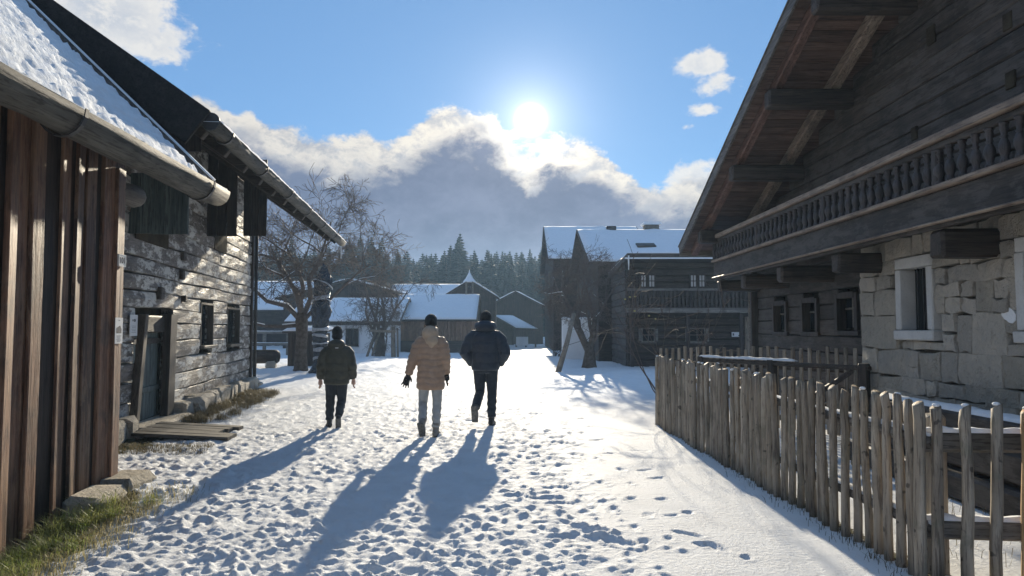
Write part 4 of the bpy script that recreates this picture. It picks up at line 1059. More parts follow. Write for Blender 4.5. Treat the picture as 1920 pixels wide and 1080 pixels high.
    p = q0.lerp(q1, .75); mb = MB(); plank(mb, q0.lerp(q1, .52) + UP * -.75, q0.lerp(q1, .9) + UP * -.06, UP, Vector((0, -1, 0)), .07, .05); mb.build('brace', M['dark_x'], T3)
    # old timbers lying against the granite wall
    T4 = empty('timber_stack', (4.1, 6.8, 0), 'old dark squared timbers stacked under snow against the granite wall', 'timber stack')
    for (x, y, z, lx, s, a) in ((4.15, 7.0, .14, 3.4, .24, 1.52), (3.92, 6.9, .13, 3.0, .22, 1.6), (4.05, 7.0, .40, 3.3, .24, 1.55), (4.2, 7.1, .62, 3.0, .2, 1.56)):
        mb = MB(); mb.box((x, y, z), (lx, s, s), rotz(a), .02, .008, rr); b_ = mb.build('timber', M['dark_y'], T4)
    roof_snow(T4, 'snow_cover', Vector((4.32, 5.7, .725)), Vector((0, 1, 0)), Vector((-1, 0, 0)), 2.8, .2, .06, .04, .05, M['snow'], 66, .04)
build_fence()
# ------------------------------------------------------------------ houses further down the lane
def slab(name, q, t, mat, par):
    q = [Vector(p) for p in q]; n = (q[1] - q[0]).cross(q[3] - q[0]).normalized(); n = n if n.z > 0 else -n
    mb = MB(); mb.add(q + [p - n * t for p in q], [(0, 1, 2, 3), (7, 6, 5, 4), (0, 4, 5, 1), (1, 5, 6, 2), (2, 6, 7, 3), (3, 7, 4, 0)]); return mb.build(name, mat, par)
def window(par, c, w, h, nrm, frame, pane_mat=None, panes=(2, 2)):
    """casement window on a wall with outward normal nrm (axis aligned)"""
    c = Vector(c); nrm = Vector(nrm); u = Vector((-nrm.y, nrm.x, 0)); rm = basis(u, nrm, UP)
    e = empty('window', c); parent_to(e, par)
    mb = MB(); mb.box(c + nrm * .01, (w, .03, h), rm); mb.build('pane', pane_mat or M['glass'], e)
    t = max(.05, w * .09)
    for (du, dz, ww, hh) in [(-w / 2, 0, t, h + t), (w / 2, 0, t, h + t), (0, h / 2, w - t, t), (0, -h / 2, w - t, t)]:
        mb = MB(); mb.box(c + u * du + UP * dz + nrm * .03, (ww, .06, hh), rm); mb.build('frame', frame, e)
    for k in range(1, panes[0]):
        mb = MB(); mb.box(c + u * (-w / 2 + w * k / panes[0]) + nrm * .032, (t * .6, .035, h - t), rm); mb.build('glazing_bar', frame, e)
    for k in range(1, panes[1]):
        mb = MB(); mb.box(c + UP * (-h / 2 + h * k / panes[1]) + nrm * .034, (w - t, .03, t * .6), rm); mb.build('glazing_bar', frame, e)
    mb = MB(); mb.box(c + UP * (-h / 2 - t * .9) + nrm * .06, (w + .12, .12, .05), rm); mb.build('sill', frame, e)
    return e
def gable_house(name, label, x0, x1, y0, y1, ze, zr, axis, ov, wall, seed=1, cat='house', snow=.12, base=None, gable=None, snow_du=.3):
    cx, cy = (x0 + x1) / 2, (y0 + y1) / 2
    T = empty(name, (cx, cy, gz(cx, cy)), label, cat); zb = -.3
    mb = MB()
    if axis == 'x': pr = [(y0, zb), (y1, zb), (y1, ze), (cy, zr), (y0, ze)]; A = [(x0, a, b) for a, b in pr]; B = [(x1, a, b) for a, b in pr]
    else: pr = [(x0, zb), (x1, zb), (x1, ze), (cx, zr), (x0, ze)]; A = [(a, y0, b) for a, b in pr]; B = [(a, y1, b) for a, b in pr]
    mb.add(A + B, [(0, 1, 2, 3, 4), (9, 8, 7, 6, 5)] + [(k, (k + 1) % 5, 5 + (k + 1) % 5, 5 + k) for k in range(5)]); mb.build('wall', wall, T)
    roof = empty('roof', (cx, cy, zr)); parent_to(roof, T)
    for sgn in (-1, 1):
        if axis == 'x':
            run = (y1 - y0) / 2; sl = (zr - ze) / run; ey = cy + sgn * (run + ov); ez = ze - sl * ov
            a, b, c, d = Vector((x0 - ov, ey, ez)), Vector((x1 + ov, ey, ez)), Vector((x1 + ov, cy, zr)), Vector((x0 - ov, cy, zr))
        else:
            run = (x1 - x0) / 2; sl = (zr - ze) / run; ex = cx + sgn * (run + ov); ez = ze - sl * ov
            a, b, c, d = Vector((ex, y0 - ov, ez)), Vector((ex, y1 + ov, ez)), Vector((cx, y1 + ov, zr)), Vector((cx, y0 - ov, zr))
        up = Vector((0, 0, .14)); r = slab('roof_slope', [a + up, b + up, c + up, d + up], .12, M['dark_x'], roof)
        U = (b - a); V = (d - a); o = a + up + UP * .01; lu, lv = U.length, V.length
        roof_snow(roof, 'snow_cover', o + U.normalized() * .05, U, V, lu - .1, lv, snow_du, snow_du, snow, M['roof_snow'], seed + sgn, .04)
    return T, roof
def far_village():
    rr = random.Random(77); E = M['enamel']
    # A: long house with the big snowy roof, white base on the lane side
    T, rf = gable_house('snow_roof_house', 'large dark house under a broad blue-white snow roof behind the balcony house', 3.9, 15, 33.4, 44.4, 4.5, 6.55, 'x', .5, M['dark_x'], 5)
    mb = MB(); mb.box((7.35, 38.9, 6.55), (.75, .6, .75), None, .02); ch = mb.build('chimney', M['mortar'], rf)
    mb = MB(); mb.box((7.35, 38.9, 6.97), (.95, .85, .10), None, .02); mb.build('cap', M['snow'], ch)
    mb = MB(); mb.box((6.4, 35.2, 5.45), (.9, .6, .10), Matrix.Rotation(R(19), 3, 'X'), .02); mb.build('skylight', M['dark_x'], rf)
    mb = MB(); mb.box((5.2, 38.6, 6.72), (.5, .4, .22), None, .03); mb.build('vent', M['iron'], rf)
    W_ = empty('yard_wall', (3.1, 36, 0), 'white plastered yard wall beside the broad snow-roofed house', 'wall'); W_['kind'] = 'thing'
    mb = MB(); mb.box((3.15, 36.0, .85), (1.45, .3, 2.2), None, .03, .01, rr); mb.build('plaster', M['white_wall'], W_)
    roof_snow(W_, 'snow_cap', Vector((2.4, 35.8, 1.955)), Vector((1, 0, 0)), Vector((0, 1, 0)), 1.5, .4, .08, .06, .09, M['snow'], 91, .03)
    # A2: house behind it
    T, rf = gable_house('tall_back_house', 'tall dark house with a small snow roof behind the broad snow-roofed house', 2.75, 9, 49, 62, 6.1, 9.0, 'x', .4, M['dark_x'], 8)
    for zz in (3.0, 5.0): window(T, (2.74, 54, zz), .9, 1.1, (-1, 0, 0), M['grey_x'])
    # B: log house with balcony, facing us
    T = empty('balcony_house', (7, 30, 0), 'dark log house with pale-paned windows and a plank balcony at the lane end', 'house')
    X0, X1, YF = 4.45, 12.5, 28.6; z = .0; c = 0
    mb = MB(); mb.box(((X0 + X1) / 2, YF + 2.2, 2.05), (X1 - X0 - .1, 4.2, 4.3)); mb.build('core_wall', M['dark_x'], T)
    while z < 4.1:
        h = rr.uniform(.24, .30); mb = MB(); mb.box(((X0 + X1) / 2, YF + .06, z + h / 2), (X1 - X0, .16, h - .02), None, .03, .004, rr); mb.build('log', M['dark_x'], T)
        mb = MB(); mb.box((X0 + .06, YF + 2.3, z + h / 2), (.16, 4.1, h - .02), None, .03, .004, rr); mb.build('log', M['dark_y'], T); z += h
    pz = lambda py: CAMZ + (615 - py) / FPX * YF
    px = lambda p: (p - 960) / FPX * YF
    pane_mat = M['pale_pane']
    for (a, b) in ((1201, 1212), (1216, 1228), (1294, 1306), (1310, 1322)):
        window(T, ((px(a) + px(b)) / 2, YF - .03, pz(527)), px(b) - px(a), .48, (0, -1, 0), M['dark_z'], pane_mat)
    for (a, b) in ((1203, 1226), (1291, 1320)):
        window(T, ((px(a) + px(b)) / 2, YF - .03, pz(628)), px(b) - px(a), .5, (0, -1, 0), M['grey_x'])
        for s in (-1, 1): mb = MB(); mb.box(((px(a) + px(b)) / 2 + s * (px(b) - px(a)) * .68, YF - .06, pz(628)), (.10, .04, .5), None, .004); mb.build('shutter', M['grey_x'], T)
    bal = empty('balcony', (8, YF - .5, 2)); parent_to(bal, T)
    mb = MB(); mb.box((8.4, YF - .45, pz(583)), (8.2, .95, .12)); mb.build('deck', M['dark_x'], bal)
    mb = MB(); mb.box((8.4, YF - .88, pz(545)), (8.2, .09, .09)); mb.build('handrail', M['grey_x'], bal)
    mb = MB(); mb.box((8.4, YF - .93, pz(583)), (8.3, .05, .18)); mb.build('edge_board', M['grey_x'], bal)
    x = 4.4
    while x < 12.4: mb = MB(); mb.box((x, YF - .88, (pz(545) + pz(581)) / 2), (.09, .035, pz(545) - pz(581) - .05)); mb.build('rail_board', M['dark_z'], bal); x += .155
    for x in (4.5, 6.6, 8.6, 10.8): mb = MB(); mb.box((x, YF - .80, pz(583) / 2), (.12, .12, pz(583) - .1)); mb.build('post', M['dark_z'], bal)
    # its roof drops away to the back: a dark fascia with a line of snow
    q = [Vector((X0 - .15, YF - 1.1, pz(480))), Vector((X1 + .3, YF - 1.1, pz(480))), Vector((X1 + .3, YF + 4.5, pz(480) - .35)), Vector((X0 - .15, YF + 4.5, pz(480) - .35))]
    rf = slab('roof', q, .2, M['dark_x'], T)
    roof_snow(rf, 'snow_cover', q[0] + UP * .004, (q[1] - q[0]), (q[3] - q[0]), 8.4, 5.5, .3, .3, .06, M['roof_snow'], 15, .03)
    mb = MB(); mb.box(((X0 + X1) / 2, YF - 1.14, pz(489)), (X1 - X0 + .5, .07, .05), None, .01); mb.build('snow_line', M['snow'], rf)
    mb = MB(); mb.tube([(X0 - .1, YF - 1.1, pz(484)), (X0 - .1, YF - 1.1, pz(510))], [.035, .02], 6); mb.build('icicle', M['enamel'], rf, True)
    mb = MB(); mb.box((px(1403), YF - .04, pz(640)), (.32, .08, 1.9), None, .01); mb.build('door', M['pale_z'], T)
    S = empty('house_sign', (px(1378), YF - .06, pz(627)), 'small white board with dark marks on the balcony house wall', 'sign')
    mb = MB(); mb.box((px(1378), YF - .07, pz(627)), (.32, .03, .18)); mb.build('board', M['paper'], S)
    mb = MB(); mb.box((px(1373), YF - .088, pz(627)), (.06, .006, .09)); mb.build('mark', M['ink'], S)
    mb = MB(); mb.box((px(1384), YF - .088, pz(629)), (.06, .006, .05)); mb.build('mark', M['ink'], S)
    # C: small gabled barn end-on
    T, rf = gable_house('gabled_barn', 'dark gabled barn end with one sunlit snowy roof edge', -2.2, 2.85, 68, 80, 3.45, 4.75, 'y', .35, M['dark_z'], 21, 'barn')
    for k in range(4): mb = MB(); mb.box((-1.0 + k * .62, 67.96, 1.2), (.58, .06, 2.4)); mb.build('door_board', M['dark_z'], T)
    # D: open lean-to with chimney beyond
    T = empty('lean_to', (.6, 62, 0), 'little open shed with a slanted snow roof beside the gabled barn', 'shed')
    q = [atY(926, 591, 66), atY(962, 592, 65), atY(1004, 615, 60), atY(968, 615, 60)]
    rf = slab('roof', q, .12, M['dark_x'], T)
    Vv = q[3] - q[0]; U = q[1] - q[0]; roof_snow(rf, 'snow_cover', q[0] + UP * .01, U, Vv, U.length, Vv.length, .25, .25, .12, M['roof_snow'], 25, .04)
    for p in (q[2], q[3], q[0], q[1], q[2].lerp(q[3], .5)): mb = MB(); mb.box((p.x, p.y, p.z / 2 - .1), (.14, .14, p.z), None, .01); mb.build('post', M['dark_z'], T)
    pts = [q[0], q[1], q[1] - UP * (q[1].z + .2), q[0] - UP * (q[0].z + .2)]; mb = MB(); mb.add(pts + [p + Vector((-.1, .1, 0)) for p in pts], [(0, 1, 2, 3), (7, 6, 5, 4), (0, 1, 5, 4), (1, 2, 6, 5), (2, 3, 7, 6), (3, 0, 4, 7)]); mb.build('back_wall', M['dark_x'], T)
    c = atY(979, 638, 58.8); mb = MB(); mb.box((c.x, c.y, .45), (.95, .12, .7), None, .01); mb.build('white_panel', M['white_wall'], T)
    T = empty('chimney_hut', (-1.1, 71, 0), 'low hut behind the lean-to with a short brick chimney', 'hut')
    mb = MB(); mb.box((-1.1, 71, 1.1), (1.6, 1.6, 2.2), None, .02); mb.build('wall', M['dark_x'], T)
    mb = MB(); mb.box((-1.25, 71, 2.6), (.62, .62, 1.5), None, .02); mb.build('chimney', M['brick'], T)
    mb = MB(); mb.box((-1.25, 71, 3.4), (.75, .75, .12), None, .03); mb.build('chimney_cap', M['snow'], T)
    # E: long barn with brown board wall
    T, rf = gable_house('long_barn', 'long low barn with brown board wall and blue-white snow roof', -7.4, -2.45, 46, 54, 2.0, 3.62, 'x', .3, M['barn_z'], 31, 'barn', snow_du=.2)
    mb = MB(); mb.box((-4.9, 45.95, .35), (5.0, .12, .7), None, .02); mb.build('plinth', M['dark_x'], T)
    x = -7.3
    while x < -2.5: mb = MB(); mb.box((x, 45.97, 1.35), (.20, .05, 1.25), None, .008); mb.build('board', M['barn_z'], T); x += .245
    # bell turret on its ridge
    tx, ty = (880 - 960) / FPX * 50, 50.0
    B = empty('bell_turret', (tx, ty, 3.6)); parent_to(B, T)
    for sx in (-1, 1):
        for sy in (-1, 1): mb = MB(); mb.box((tx + sx * .22, ty + sy * .22, 4.1), (.09, .09, 1.2)); mb.build('post', M['grey_x'], B)
    mb = MB(); mb.box((tx, ty, 3.55), (.62, .62, .35)); mb.build('base', M['dark_x'], B)
    mb = MB(); mb.loft([(tx, ty, 4.62, .46, .46), (tx, ty, 4.85, .26, .26), (tx, ty, 5.25, .05, .05), (tx, ty, 5.45, .012, .012)], 8); mb.build('spire', M['roof_snow'], B)
    mb = MB(); mb.loft([(tx, ty, 4.1, .13, .13), (tx, ty, 4.2, .10, .10), (tx, ty, 4.34, .06, .06)], 10); mb.build('bell', M['iron'], B, True)
    # F/G: the building behind the barn
    gable_house('ridge_house', 'house with a long snow roof rising behind the low barn', -9.6, -3.4, 57, 66, 3.2, 5.0, 'x', .3, M['dark_x'], 41)
    gable_house('cross_gable_house', 'gable-fronted house with a sunlit snowy slope behind the low barn', -5.1, -1.2, 54.8, 56.4 + .3, 3.75, 4.95, 'y', .25, M['dark_z'], 45)
    # H: white outbuilding
    T, rf = gable_house('white_outbuilding', 'low whitewashed outbuilding with one dark window and a snow roof', -13.2, -6.9, 44, 52, 1.85, 3.3, 'x', .3, M['white_wall'], 51, snow_du=.2)
    window(T, ((661 - 960) / FPX * 44, 43.97, 1.5 - 17 / FPX * 44), .7, .95, (0, -1, 0), M['dark_z'], None, (3, 1))
    mb = MB(); mb.box((-10, 43.62, 1.76), (6.9, .08, .16), None, .01); mb.build('eave_board', M['dark_x'], rf)
    for k in range(28): mb = MB(); mb.box((-13.3 + k * .25, 43.6, 1.70), (.10, .5, .07)); mb.build('rafter_end', M['dark_y'], rf)
    # I: gable house behind
    gable_house('low_gable_house', 'wide low-pitched gable house behind the whitewashed outbuilding', -17.0, -7.2, 55, 66, 3.7, 5.0, 'y', .5, M['dark_z'], 55)
    # M: barn far left
    gable_house('far_barn', 'dark barn with snowy roof beyond the wooden rail fence', -27, -17, 62, 72, 3.1, 5.6, 'x', .5, M['dark_x'], 61, 'barn')
    # J: dark box shed behind the apple tree
    T = empty('tool_shed', (-8.5, 30, 0), 'small dark plank shed with a snowy flat top behind the apple tree', 'shed')
    a = onG(548, 686); X0, X1, Y = (541 - 960) / FPX * 29, (606 - 960) / FPX * 29, 29.0
    k = X0
    while k < X1: mb = MB(); mb.box((k + .1, Y, .62), (.19, .06, 1.5), None, .008, .004, rr); mb.build('board', M['dark_z'], T); k += .2
    mb = MB(); mb.box(((X0 + X1) / 2, Y + .7, .6), (X1 - X0 - .1, 1.3, 1.4)); mb.build('box', M['dark_x'], T)
    mb = MB(); mb.box(((X0 + X1) / 2, Y + .6, 1.40), (X1 - X0 + .3, 1.8, .08), Matrix.Rotation(R(4), 3, 'X'), .01); rf = mb.build('roof', M['dark_x'], T)
    roof_snow(rf, 'snow_cover', Vector((X0 - .15, Y - .28, 1.37)), Vector((1, 0, 0)), Vector((0, 1, .07)), X1 - X0 + .3, 1.7, .15, .15, .14, M['roof_snow'], 65, .04)
    # K: rail fence
    T = empty('rail_fence', (-13, 42, 0), 'simple wooden post and rail fence on the snow past the log house', 'fence')
    for p in (440, 497, 541): c = (p - 960) / FPX * 41; mb = MB(); mb.box((c, 41, .6), (.16, .16, 1.45), None, .01, .005, rr); mb.build('post', M['grey_x'], T)
    for zz in (1.26, .62): mb = MB(); mb.box(((480 - 960) / FPX * 41, 40.9, zz), (4.2, .08, .13), None, .01); r_ = mb.build('rail', M['grey_x'], T); roof_snow(r_, 'snow_line', Vector((-16.2, 40.86, zz + .06)), Vector((1, 0, 0)), Vector((0, 1, 0)), 4.1, .09, .1, .03, .04, M['snow'], 70, .03)
    # L: trough
    T = empty('log_trough', (-9.2, 27, 0), 'dark hollowed log trough on stones beside the log house corner', 'trough')
    c = onG(493, 690); mb = MB(); mb.tube([(c.x - .75, c.y, .42), (c.x - .7, c.y, .42), (c.x + .5, c.y + .1, .42), (c.x + .56, c.y + .1, .42)], [.2, .26, .25, .2], 12); mb.build('log', M['dark_x'], T, True)
    mb = MB(); mb.box((c.x - .08, c.y + .05, .63), (1.05, .28, .10), rotz(.08), .02); mb.build('hollow', M['earth'], T)
    for dx in (-.45, .3): mb = MB(); mb.box((c.x + dx, c.y, .12), (.35, .45, .28), rotz(.2), .05, .02, rr); mb.build('stone', M['stone'], T)
M['pale_pane'] = plain('pale_glazing', (.50, .50, .50), (.62, .62, .62), 9, .3, .5, 0)  # pale grey panes for the upper windows
far_village()

# ------------------------------------------------------------------ bare trees
def grow_tree(seed, trunk_pts, trunk_r, forks, levels, spread, len0, twig_r, droop=.0, nb=(3, 5), snow=False, up=.25):
    rr = random.Random(seed); tr = MB(); cr = MB(); sn = MB()
    tr.tube(trunk_pts, trunk_r, 12)
    def branch(p, d, ln, r, lev):
        n = 5 if lev < 2 else 4; pts = [p]; rad = [r]; dd = d.normalized(); q = p.copy()
        for i in range(n):
            w = Vector((rr.gauss(0, 1), rr.gauss(0, 1), rr.gauss(0, 1))) * .24
            dd = (dd + w + UP * (up if lev < 2 else -.05 + droop)).normalized(); q = q + dd * ln / n; pts.append(q.copy()); rad.append(max(r * (1 - .72 * (i + 1) / n), twig_r * .6))
        (cr).tube(pts, rad, 7 if lev == 0 else 5 if lev == 1 else 3, cap=False)
        if snow and lev <= 1:
            for i in range(n):
                a, b = pts[i], pts[i + 1]; 
                if (b - a).normalized().z < .75 and rr.random() < .6: sn.tube([a + UP * rad[i] * .7, b + UP * rad[i + 1] * .7], [rad[i] * .6, rad[i + 1] * .6], 5)
        if lev < levels:
            k = rr.randint(*nb) + (1 if lev >= 1 else 0)
            for j in range(k):
                f = rr.uniform(.25, 1.0); i = min(int(f * n), n - 1); s = pts[i].lerp(pts[i + 1], f * n - i)
                ax = (pts[i + 1] - pts[i]).normalized(); o = ax.orthogonal().normalized(); o.rotate(Matrix.Rotation(rr.uniform(0, 6.28), 3, ax))
                nd = (ax * rr.uniform(.5, .9) + o * spread * rr.uniform(.6, 1.1)); branch(s, nd, ln * rr.uniform(.45, .72), rad[i] * .62, lev + 1)
    for (p, d, ln, r) in forks: branch(Vector(p), Vector(d), ln * len0, r, 0)
    return tr, cr, sn
def place_tree(name, label, loc, parts, group=None):
    T = empty(name, loc, label, 'tree' if 'bush' not in name and 'shrub' not in name else 'shrub', group)
    tr, cr, sn = parts
    for (mb, nm, mt) in ((tr, 'trunk', M['bark']), (cr, 'crown', M['twig']), (sn, 'snow_line', M['snow'])):
        if mb.v:
            o = bpy.data.objects.new(nm, mb.mesh(nm, mt, True)); COL.objects.link(o); o.parent = T
            if nm == 'snow_line': o['kind'] = 'stuff'
    return T
def trees():
    # old apple tree by the log house
    p = onG(563, 696)
    fk = [((0, 0, 1.75), (-.75, .1, .9), 3.5, .10), ((.05, 0, 1.85), (.55, .2, 1.0), 3.6, .10), ((0, 0, 1.9), (-.1, .3, 1.3), 3.7, .095), ((0, .05, 1.7), (.95, -.3, .45), 3.2, .08), ((-.05, 0, 1.6), (-1.0, -.2, .35), 2.9, .08),
          ((0, 0, 2.0), (.25, -.5, 1.2), 3.3, .11)]
    place_tree('apple_tree', 'old bare apple tree with thick reddish trunk beside the foil-wrapped post', p, grow_tree(5, [(0, 0, -.2), (.02, 0, .1), (.0, .02, .6), (.04, 0, 1.2), (.02, 0, 1.75), (.03, 0, 2.1)], [.36, .25, .205, .20, .22, .15], fk, 4, .85, 1.0, .012, .0, (4, 5), True, .10))
    # tangled old tree held up by a timber trestle
    p = onG(712, 668)
    fk = [((-.1, 0, .6), (-.35, 0, 1.2), 3.4, .11), ((.1, 0, .7), (.3, .1, 1.2), 3.3, .11), ((0, .1, 1.0), (-.9, 0, .8), 2.8, .09), ((.05, 0, 1.1), (.9, -.1, .75), 2.8, .09), ((0, 0, 1.2), (0, .2, 1.4), 3.4, .10), ((0, -.1, .3), (.15, -.2, 1.3), 2.4, .06), ((.25, -.1, .1), (.2, 0, 1.3), 2.2, .05), ((-.3, 0, .1), (-.15, .1, 1.3), 2.2, .05)]
    place_tree('propped_tree', 'tangled bare tree propped up by a timber trestle before the whitewashed outbuilding', p, grow_tree(9, [(0, 0, -.2), (.0, 0, .2), (.05, .02, .8), (.0, 0, 1.5)], [.34, .26, .22, .15], fk, 4, .8, 1.0, .012, -.03, (3, 4), False, .12))
    T = empty('timber_trestle', (p.x, p.y - .3, 0), 'rough timber trestle propping the tangled bare tree', 'trestle')
    for (a, b, r) in (((688, 664), (706, 620), .07), ((697, 666), (713, 618), .07), ((738, 670), (737, 612), .13), ((746, 664), (745, 615), .06)):
        q0, q1 = atY(a[0], a[1], p.y - .4), atY(b[0], b[1], p.y - .4); mb = MB(); mb.tube([q0 - UP * .15, q0.lerp(q1, .5), q1], [r, r * .95, r * .85], 8); mb.build('post', M['pale_z'], T, True)
    q0, q1 = atY(693, 620, p.y - .5), atY(742, 622, p.y - .5); mb = MB(); mb.tube([q0, q1], .07, 8); mb.build('crossbar', M['pale_z'], T, True)
    # forked fruit tree before the balcony house, with a leaning prop
    p = onG(1105, 690); s = 27.7 / FPX
    fk = [((-.18, 0, 1.0), (-.42, 0, 1.1), 1.5, .11), ((.12, 0, 1.0), (.2, .1, 1.1), 1.7, .10), ((-.5, 0, 1.9), (-1, 0, .55), 2.0, .07), ((-.6, 0, 2.0), (-.4, -.1, 1), 2.2, .07), ((.2, 0, 1.8), (.9, .2, .7), 1.9, .06), ((.2, 0, 1.9), (.1, -.2, 1.1), 2.2, .06), ((-.4, .1, 1.9), (.2, .4, 1.0), 2.0, .06)]
    tr, cr, sn = grow_tree(15, [(0, 0, -.2), (0, 0, .15), (.02, 0, .55), (.0, 0, .8)], [.36, .26, .2, .16], fk, 4, .85, .9, .008, .02, (3, 5), True, .10)
    tr.tube([(0, 0, .6), (-.25, 0, 1.1), (-.5, 0, 1.6), (-.62, 0, 2.1)], [.15, .12, .10, .08], 8); tr.tube([(0, 0, .6), (.14, 0, 1.2), (.22, 0, 1.9)], [.14, .11, .08], 8)
    place_tree('fruit_tree', 'small forked bare fruit tree before the balcony house', p, (tr, cr, sn))
    q0, q1 = onG(1044, 700), atY(1076, 588, 25.5); mb = MB(); mb.tube([q0 - UP * .1, q0.lerp(q1, .5) + Vector((.05, 0, 0)), q1], [.10, .085, .07], 8); o = mb.build('leaning_prop', M['pale_z'], None, True); setp(o, 'slanted grey prop pole leaning into the forked fruit tree', 'prop pole')
    # shrubs
    for (px, py, h, sd_, lb) in ((1048, 668, 1.2, 31, 'low bare shrub by the white base of the snow-roofed house'), (1075, 662, 1.7, 33, 'twiggy shrub between the prop pole and the white base wall')):
        p = onG(px, py); rr = random.Random(sd_); fk = [((rr.uniform(-.3, .3), rr.uniform(-.3, .3), -.05), (rr.uniform(-.7, .7), rr.uniform(-.5, .5), 1), h, .025) for _ in range(9)]
        place_tree('bare_shrub', lb, p, grow_tree(sd_, [(0, 0, -.1), (0, 0, .12)], [.06, .04], fk, 2, .7, 1.0, .008, 0, (3, 4), False, .1))
    p = Vector((2.95, 14.3, 0)); rr = random.Random(4)
    fk = [((0, 0, .0), (-.55, -.1, 1.3), 2.2, .018), ((.05, 0, 0), (-.3, .1, 1.4), 2.0, .016), ((.1, 0, 0), (.1, 0, 1.4), 1.8, .016), ((.12, 0, 0), (.35, .1, 1.3), 1.8, .015), ((0, .1, 0), (-.8, .2, 1.2), 1.9, .014), ((.2, 0, 0), (.6, 0, 1.2), 1.6, .013)]
    tr, cr, sn = grow_tree(44, [(.05, 0, -.1), (.05, 0, .1)], [.05, .03], fk, 2, .55, 1.0, .009, 0, (3, 4), False, .05)
    T = place_tree('garden_shrub', 'thin leggy garden shrub rising behind the end of the picket fence', p, (tr, cr, MB()))
    for (px, py) in ((1172, 561), (1181, 557), (1191, 556), (1217, 592), (1229, 598), (1190, 583)):
        c = atY(px, py, 14.2) - p; mb = MB(); mb.ball(c, (.022, .015, .018), 6, 4); o = bpy.data.objects.new('leaf', mb.mesh('leaf', M['dead_leaf'])); COL.objects.link(o); o.parent = T
trees()

# ------------------------------------------------------------------ spruce wood on the rise behind the village
def spruce_mesh(seed, h, w, bare=.12):
    rr = random.Random(seed); mb = MB(); z = h * bare; 
    nw = int(h * 3.0)
    for i in range(nw):
        f = i / (nw - 1); z = h * (bare + (1 - bare) * f); r = w * (1 - f) ** .8 * rr.uniform(.8, 1.12) + .12; k = rr.randint(7, 10) if f < .85 else 5; a0 = rr.uniform(0, 6.28)
        for j in range(k):
            a = a0 + 6.283 * j / k + rr.uniform(-.3, .3); L_ = r * rr.uniform(.65, 1.12); d = Vector((math.cos(a), math.sin(a), 0)); s = Vector((-d.y, d.x, 0)); wd = L_ * rr.uniform(.24, .42) + .12
            dr = -L_ * rr.uniform(.18, .42); p = Vector((0, 0, z)); 
            mb.add([p, p + d * L_ * .45 + s * wd + UP * dr * .35, p + d * L_ + UP * dr, p + d * L_ * .45 - s * wd + UP * dr * .35, p + d * L_ * .5 + UP * (dr * .3 - .28)], [(0, 1, 2), (0, 2, 3), (1, 4, 2), (2, 4, 3)])
    mb.add([(0, 0, h * .9), (.1, 0, h * .93), (0, .1, h * .93), (0, 0, h * 1.03)], [(0, 1, 3), (0, 2, 3), (1, 2, 3)])
    crown = mb.mesh('crown', M['needles'])
    t = MB(); t.tube([(0, 0, -.5), (0, 0, h * .5), (0, 0, h * .97)], [w * .085, w * .06, .02], 6); trunk = t.mesh('trunk', M['bark'])
    return crown, trunk
def forest():
    rr = random.Random(8); kinds = [spruce_mesh(100 + i, rr.uniform(12.5, 15), rr.uniform(2.5, 3.4), rr.uniform(.02, .1)) for i in range(6)]
    rows = [(104, 1.9, .74, .88), (112, 1.8, .83, .97), (121, 1.8, .90, 1.04)]
    for (Y, sp, s0, s1) in rows:
        x = -62 + rr.uniform(0, 2)
        while x < 26:
            px = 960 + x * FPX / Y
            big = 1.0 + (.14 if 830 < px < 880 or 520 < px < 600 else 0) + .08 * math.sin(px * .03)
            cr, tk = rr.choice(kinds); y = Y + rr.uniform(-3.5, 3.5); s = rr.uniform(s0, s1) * big
            T = empty('spruce_tree', (x, y, gz(x, y) - .1), 'dark spruce tree in the wood behind the village', 'tree', 'spruces along the edge of the wood')
            T.rotation_euler.z = rr.uniform(0, 6.28); T.scale = (s * rr.uniform(1.0, 1.5), s * rr.uniform(1.0, 1.5), s)
            for me in (cr, tk): o = bpy.data.objects.new(me.name.split('.')[0], me); COL.objects.link(o); o.parent = T
            x += sp * rr.uniform(.6, 1.4)
    # the depth of the wood beyond, one mass
    mb = MB(); cr = kinds[0][0]; base = np.array([v.co[:] for v in cr.vertices]); fcs = [tuple(p.vertices) for p in cr.polygons]
    for Y in (108, 117, 126, 131, 138, 146, 155, 166, 178):
        x = -95 + rr.uniform(0, 2)
        while x < 50:
            y = Y + rr.uniform(-4, 4); s = rr.uniform(.9, 1.08) * (Y / 133) ** .75 * (.72 if Y < 130 else 1); b = base.copy(); a = rr.uniform(0, 6.28)
            c_, s_ = math.cos(a), math.sin(a); b = np.stack([b[:, 0] * c_ - b[:, 1] * s_, b[:, 0] * s_ + b[:, 1] * c_, b[:, 2]], 1) * np.array([s * 1.6, s * 1.6, s]) + np.array([x, y, gz(x, y)])
            mb.add(b.tolist(), fcs); x += 2.3 * rr.uniform(.7, 1.4)
    me = bpy.data.meshes.new('deep_wood'); me.from_pydata(mb.v, [], mb.f); me.materials.append(M['needles']); o = bpy.data.objects.new('deep_wood', me); COL.objects.link(o)
    setp(o, 'dense dark spruce wood filling the slope behind the edge trees', 'wood', kind='stuff')
forest()
